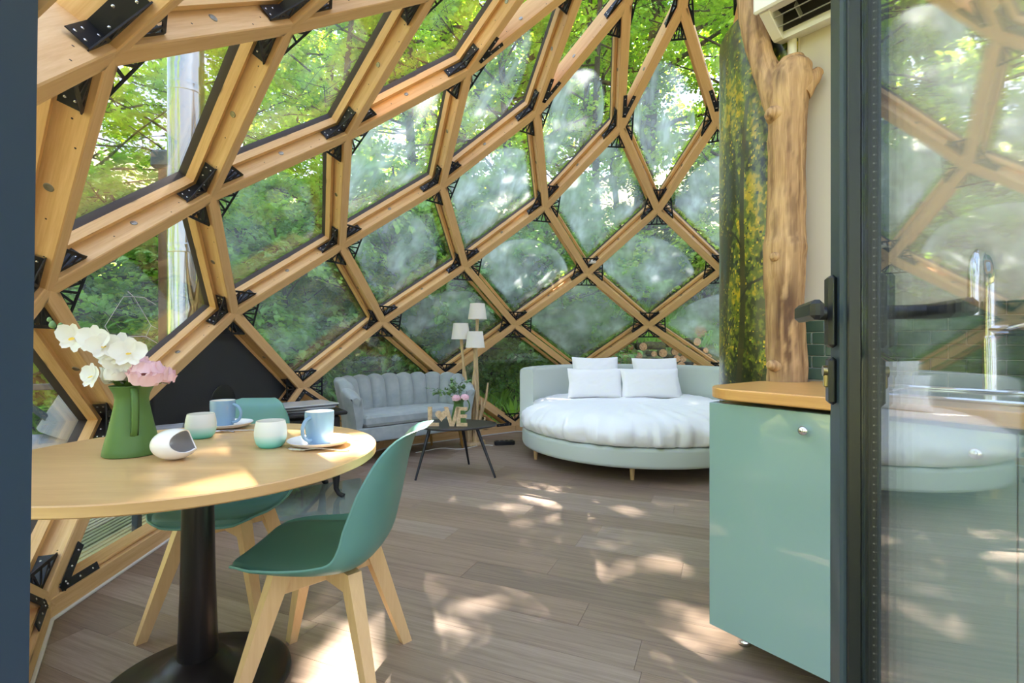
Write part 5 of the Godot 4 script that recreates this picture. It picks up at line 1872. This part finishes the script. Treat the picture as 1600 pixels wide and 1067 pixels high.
	peony("peony", "white peony in the green jug, left of the pink ones", PX(186, 586, 1.56), 0.046, "petal_white", mouth)
	peony("peony", "upper pink peony in the green jug on the dining table", PX(211, 574, 1.61), 0.046, "petal_pink", mouth)
	peony("peony", "large pink peony at the front of the green jug", PX(231, 586, 1.54), 0.05, "petal_pink", mouth)
	peony("peony", "rightmost pink peony leaning out of the green jug", PX(251, 590, 1.59), 0.04, "petal_pink", mouth)
	mb = MB.new()
	var lf := thing("leaf_sprig", "dark green leaves between the peonies in the green jug", "leaves", at(mouth))
	for k in 14:
		var a := ro.randf() * TAU
		petal(mb, Vector3(cos(a) * 0.015, 0.01, sin(a) * 0.015), Vector3(cos(a), ro.randf_range(0.3, 1.2), sin(a)).normalized(), Vector3.UP, ro.randf_range(0.03, 0.06), 0.011, 0.1)
	part("leaf_cluster", mb.mesh(), mats["stem_green"], lf).set_meta("kind", "stuff")
	# white tilted bowl with a silvered inside
	var bp := W(-1.0, h, 1.51)
	var bo := thing("tealight_holder", "white egg shaped tealight holder with a cut out silver inside, beside the green jug", "candle holder", at(bp, 0.0))
	var shell := []
	var ins := []
	for i in 25:
		var r0 := PackedVector3Array()
		var r1 := PackedVector3Array()
		for jx in 49:
			# the mouth is cut on a slant at the right
			var a := TAU * jx / 48.0
			var lim := 2.18 - 0.42 * sin(a) - 0.25 * cos(a * 2.0)
			var th := 0.02 + (lim - 0.02) * i / 24.0
			var d := Vector3(-cos(th), sin(th) * sin(a), sin(th) * cos(a))
			r0.append(Vector3(d.x * 0.064, 0.046 + d.y * 0.0455, d.z * 0.056))
			r1.append(Vector3(d.x * 0.06, 0.046 + d.y * 0.042, d.z * 0.052))
		shell.append(r0)
		ins.append(r1)
	mb = MB.new()
	mb.grid(shell, false, false, true)
	mb.grid([shell[-1], ins[-1]], false, false, true)
	part("bowl", mb.mesh(), mats["white_ceramic"], bo)
	mb = MB.new()
	mb.grid(ins, false, false, false)
	part("silver_lining", mb.mesh(), mats["silvered"], bo)
	# frosted tumblers, white running to turquoise
	var im := GradientTexture2D.new()
	var g := Gradient.new()
	g.set_color(0, srgb(240, 238, 228)); g.set_color(1, srgb(92, 206, 190))
	g.add_point(0.5, srgb(228, 236, 226)); g.add_point(0.8, srgb(150, 224, 208))
	im.gradient = g; im.width = 8; im.height = 128
	im.fill_from = Vector2(0, 0); im.fill_to = Vector2(0, 1)
	var fm := mat("frosted", Color.WHITE, 0.4)
	fm.albedo_texture = im
	fm.backlight_enabled = true
	fm.backlight = Color(0.5, 0.5, 0.5)
	for q in [[PX(314, 678, 1.85), "frosted turquoise glass nearer the jug, before the far mug"], [PX(423, 690, 1.69), "frosted turquoise glass at the middle of the table, left of the near mug"]]:
		var p: Vector3 = q[0]
		p.y = h
		var o := thing("tumbler", q[1], "glass", at(p), "frosted turquoise glasses on the dining table")
		var prof := [Vector2(0.044, 0.088), Vector2(0.048, 0.07), Vector2(0.0505, 0.05), Vector2(0.049, 0.03), Vector2(0.044, 0.013), Vector2(0.036, 0.003), Vector2(0.03, 0.0), Vector2(0.0, 0.0)]
		var rws := []
		for k in prof.size():
			var r := PackedVector3Array()
			for jx in 41:
				var a := TAU * jx / 40.0
				r.append(Vector3(cos(a) * prof[k].x, prof[k].y, sin(a) * prof[k].x))
			rws.append(r)
		mb = MB.new()
		mb.grid(rws, false, false, true, true)
		var n0 := mb.v.size()
		for k in n0: mb.uv[k] = Vector2(0.5, 1.0 - clampf(mb.v[k].y / 0.088, 0.02, 0.98))
		part("wall", mb.mesh(), fm, o)
		mb = MB.new()
		mb.lathe([Vector2(0.044, 0.088), Vector2(0.043, 0.0885), Vector2(0.042, 0.087), Vector2(0.046, 0.05), Vector2(0.04, 0.012), Vector2(0.0, 0.008)], 40)
		part("inside", mb.mesh(), mats["cream_glaze"], o)
	var p1 := PX(353, 664, 2.06)
	p1.y = h
	saucer("white saucer under the far blue mug", p1 + Vector3(0.0, 0.0005, 0.0), 0.1)
	mug("mug", "blue glazed mug on the far saucer, its handle to the right", p1 + Vector3(-0.012, 0.009, 0), -0.15, 0.104, 0.047)
	var p2 := PX(500, 690, 1.71)
	p2.y = h
	saucer("white saucer under the near blue mug at the table's right edge", p2 + Vector3(0, 0.0005, 0), 0.103)
	mug("mug", "blue glazed mug on the near saucer, its handle towards the door", p2 + Vector3(-0.002, 0.009, 0), -1.9, 0.108, 0.047)
	var k1 := PX(545, 703, 1.62)
	k1.y = h + 0.001
	cutlery("fork", "steel fork lying before the near saucer", k1, 3.1, true)
	var k2 := PX(563, 684, 1.80)
	k2.y = h + 0.001
	cutlery("knife", "steel knife handle showing past the right of the near saucer", k2, 3.3, false)
	var k3 := PX(452, 693, 1.66)
	k3.y = h + 0.001
	var k4 := PX(398, 666, 2.0)
	k4.y = h + 0.001
	cutlery("fork", "steel fork with its tines by the right of the far saucer", k4, 3.6, true)
	var k5 := PX(366, 675, 1.96)
	k5.y = h + 0.001
	cutlery("knife", "steel knife lying before the far saucer", k5, 3.1, false)

func coffee_corner() -> void:
	var c := W(-0.47, 0, 4.28)
	var h := 0.41
	var ct := thing("coffee_table", "small dark coffee table with a rounded triangular top on three thin legs", "coffee table", at(c))
	var poly := PackedVector2Array()
	for k in 72:
		var a := TAU * k / 72.0
		var r := 0.325 * (1.0 + 0.06 * cos(3.0 * a + 0.6))
		poly.append(Vector2(cos(a) * r, sin(a) * r * 0.82))
	var mb := MB.new()
	mb.prism(poly, h - 0.018, h, Transform3D(), 0.006)
	part("top", mb.mesh(), mats["coffee_top"], ct)
	for q in [[Vector2(-0.2, 0.14), W(-0.765, 0.0, 4.03)], [Vector2(0.18, 0.1), W(-0.135, 0.0, 4.11)], [Vector2(0.03, -0.17), W(-0.385, 0.0, 4.56)]]:
		mb = MB.new()
		mb.tube([Vector3(q[0].x, h - 0.018, q[0].y), q[1] - c], [0.0145, 0.009], 12)
		part("leg", mb.mesh(), mats["door_black"], ct)
	# jug with a bouquet
	var jp := W(-0.455, h, 4.33)
	var j := thing("enamel_jug", "small green enamel jug with a bouquet on the dark coffee table", "jug", at(jp, -0.1))
	mb = MB.new()
	mb.lathe([Vector2(0.0, 0.0), Vector2(0.066, 0.0), Vector2(0.068, 0.004), Vector2(0.052, 0.09), Vector2(0.042, 0.15), Vector2(0.041, 0.17), Vector2(0.056, 0.205), Vector2(0.053, 0.205), Vector2(0.038, 0.17), Vector2(0.0, 0.12)], 36)
	part("body", mb.mesh(), mats["jug_green"], j)
	mb = MB.new()
	var hp := []
	var hr := []
	for k in 11:
		var a := lerpf(1.7, -1.5, k / 10.0)
		hp.append(Vector3(0.05 + cos(a) * 0.045, 0.145 + sin(a) * 0.055, 0))
		hr.append(0.006)
	mb.tube(hp, hr, 10)
	part("handle", mb.mesh(), mats["jug_green"], j)
	var mouth := jp + Vector3(0, 0.19, 0)
	peony("peony", "left of the two pink peonies in the coffee table jug", PX(713, 623, 4.24), 0.036, "petal_pink", mouth)
	peony("peony", "right of the two pink peonies in the coffee table jug", PX(726, 622, 4.24), 0.036, "petal_pink", mouth)
	var r := RandomNumberGenerator.new()
	r.seed = 77
	var sp := thing("eucalyptus_bouquet", "loose spray of eucalyptus and fine green twigs in the coffee table jug", "greenery", at(mouth))
	for k in 15:
		var a := r.randf() * TAU
		var tip := Vector3(cos(a) * r.randf_range(0.06, 0.15) - 0.05, r.randf_range(0.06, 0.2), sin(a) * 0.1)
		if k < 3: tip = Vector3(-0.2 - 0.04 * k, 0.05 + 0.03 * k, 0.03)
		mb = MB.new()
		mb.tube([Vector3.ZERO, tip * 0.5 + Vector3(0, 0.03, 0), tip], [0.0018, 0.0015, 0.001], 5)
		for w in 14:
			var u := r.randf_range(0.35, 1.02)
			var p := Vector3.ZERO.lerp(tip, u) + Vector3(0, 0.03 * sin(u * PI), 0)
			var d := Vector3(r.randf_range(-1, 1), r.randf_range(-0.4, 0.8), r.randf_range(-1, 1)).normalized()
			var big := k % 3 == 0
			petal(mb, p, d, d.cross(Vector3(r.randf(), 0.3, r.randf())).normalized(), 0.034 if big else 0.024, 0.014 if big else 0.004, 0.1)
		part("twig", mb.mesh(), mats["sprig_green"], sp)
	# cut-out letters
	var lt := thing("letter_sign", "raw wood cut out word with a heart for its O on the coffee table", "sign", at(W(-0.53, h + 0.0005, 4.15), -0.04))
	var xs := [-0.118, -0.045, 0.042, 0.118]
	for k in [0, 2, 3]:
		var tm := TextMesh.new()
		tm.text = ["L", "", "V", "E"][k]
		var ft := SystemFont.new()
		ft.font_names = PackedStringArray(["Droid Sans"])
		ft.font_weight = 700
		tm.font = ft
		tm.font_size = 64
		tm.pixel_size = 0.155 / 46.0
		tm.depth = 0.022
		tm.horizontal_alignment = HORIZONTAL_ALIGNMENT_CENTER
		var a := tm.get_aabb()
		part("letter_" + ["l", "", "v", "e"][k], tm, mats["raw_board"], lt, at(Vector3(xs[k], -a.position.y, 0)))
	var hpoly := PackedVector2Array()
	for k in 48:
		var a := TAU * k / 48.0
		hpoly.append(Vector2(16.0 * pow(sin(a), 3.0), 13.0 * cos(a) - 5.0 * cos(2 * a) - 2.0 * cos(3 * a) - cos(4 * a)) * 0.0031)
	mb = MB.new()
	mb.prism(hpoly, -0.012, 0.012, Transform3D(Basis(Vector3(1, 0, 0), Vector3(0, 0, 1), Vector3(0, 1, 0)), Vector3(xs[1], 0.088, 0)))
	part("heart", mb.mesh(), mats["raw_board"], lt)
	# driftwood lamp
	var b := W(-0.425, 0, 5.46)
	var la := thing("driftwood_lamp", "floor lamp of upright driftwood sticks with three small white shades", "floor lamp", at(b))
	mb = MB.new()
	mb.lathe([Vector2(0.0, 0.0), Vector2(0.135, 0.0), Vector2(0.14, 0.006), Vector2(0.14, 0.03), Vector2(0.134, 0.036), Vector2(0.0, 0.036)], 40)
	part("base", mb.mesh(), mats["raw_board"], la)
	var shades := [[746, 487, 5.46], [720, 518, 5.42], [742.5, 531, 5.3]]
	for q in shades:
		var p := PX(q[0], q[1], q[2]) - b
		for e in [-0.014, 0.014]:
			mb = MB.new()
			var foot := Vector3(p.x * 0.25 + e * 2.0, 0.03, p.z * 0.3 + e)
			mb.tube([foot, foot.lerp(p, 0.35) + Vector3(e * 1.2, 0, 0.01), foot.lerp(p, 0.7) + Vector3(-e * 0.6, 0, 0), p + Vector3(e * 0.7, -0.04, 0)], [0.017, 0.015, 0.013, 0.009], 8, true, 0.08, q[0])
			part("stick", mb.mesh(), mats["driftwood"], la)
		mb = MB.new()
		mb.lathe([Vector2(0.079, 0.085), Vector2(0.101, -0.085), Vector2(0.0995, -0.085), Vector2(0.0775, 0.085), Vector2(0.079, 0.085)].map(func(w): return Vector2(w.x, w.y)), 36, at(p))
		part("lamp_shade", mb.mesh(), mats["lamp_shade_cloth"], la)
	for q in [[0.05, 0.02, 0.17, 0.66, 0.03], [-0.03, 0.05, -0.07, 0.78, 0.06], [0.02, -0.04, 0.02, 0.72, -0.03], [0.07, 0.03, 0.1, 0.5, 0.07], [-0.05, 0.01, -0.03, 0.6, 0.05], [0.03, 0.06, 0.05, 0.86, 0.05], [0.06, 0.05, 0.14, 0.3, 0.1]]:
		mb = MB.new()
		var f0 := Vector3(q[0], 0.03, q[1])
		var f1 := Vector3(q[2], q[3], q[4])
		mb.tube([f0, f0.lerp(f1, 0.4) + Vector3(-0.015, 0, 0.005), f0.lerp(f1, 0.75) + Vector3(0.01, 0, 0), f1], [0.019, 0.018, 0.015, 0.008], 8, true, 0.1, q[3] * 9.0)
		part("stick", mb.mesh(), mats["driftwood"], la)
	# power strip and its white lead
	var ps := thing("power_strip", "black power strip on the floor by the sill near the bed", "power strip", at(W(-0.08, 0, 5.42), 0.25))
	mb = MB.new()
	mb.box(Vector3(-0.11, 0.0, -0.03), Vector3(0.11, 0.045, 0.03), 0.008)
	part("housing", mb.mesh(), mats["door_black"], ps)
	for k in 4:
		mb = MB.new()
		mb.lathe([Vector2(0.0, 0.0), Vector2(0.017, 0.0), Vector2(0.019, 0.003), Vector2(0.0, 0.003)], 16, at(Vector3(-0.08 + k * 0.052, 0.045, 0)))
		part("socket", mb.mesh(), mats["dark_inside"], ps)
	var ca := thing("power_lead", "thin white lead running along the floor from the power strip past the lamp", "cable", Transform3D())
	mb = MB.new()
	var cp := []
	var cr := []
	for k in 15:
		var u := k / 14.0
		cp.append(W(lerpf(-0.2, -0.95, u), 0.006, 5.36 - 0.28 * u + 0.06 * sin(u * 11.0)))
		cr.append(0.0045)
	mb.tube(cp, cr, 7)
	part("lead", mb.mesh(), mats["white_plastic"], ca)
	var dl := thing("dome_lamp", "small pale half round lamp fixed above the bracket over the bed", "lamp", at(node_at(1, 0) + Vector3(0.05, 0.11, 0.05)))
	mb = MB.new()
	mb.lathe([Vector2(0.0, 0.05), Vector2(0.03, 0.044), Vector2(0.05, 0.025), Vector2(0.056, 0.0), Vector2(0.0, 0.0)], 24)
	part("diffuser", mb.mesh(), mats["white_plastic"], dl)
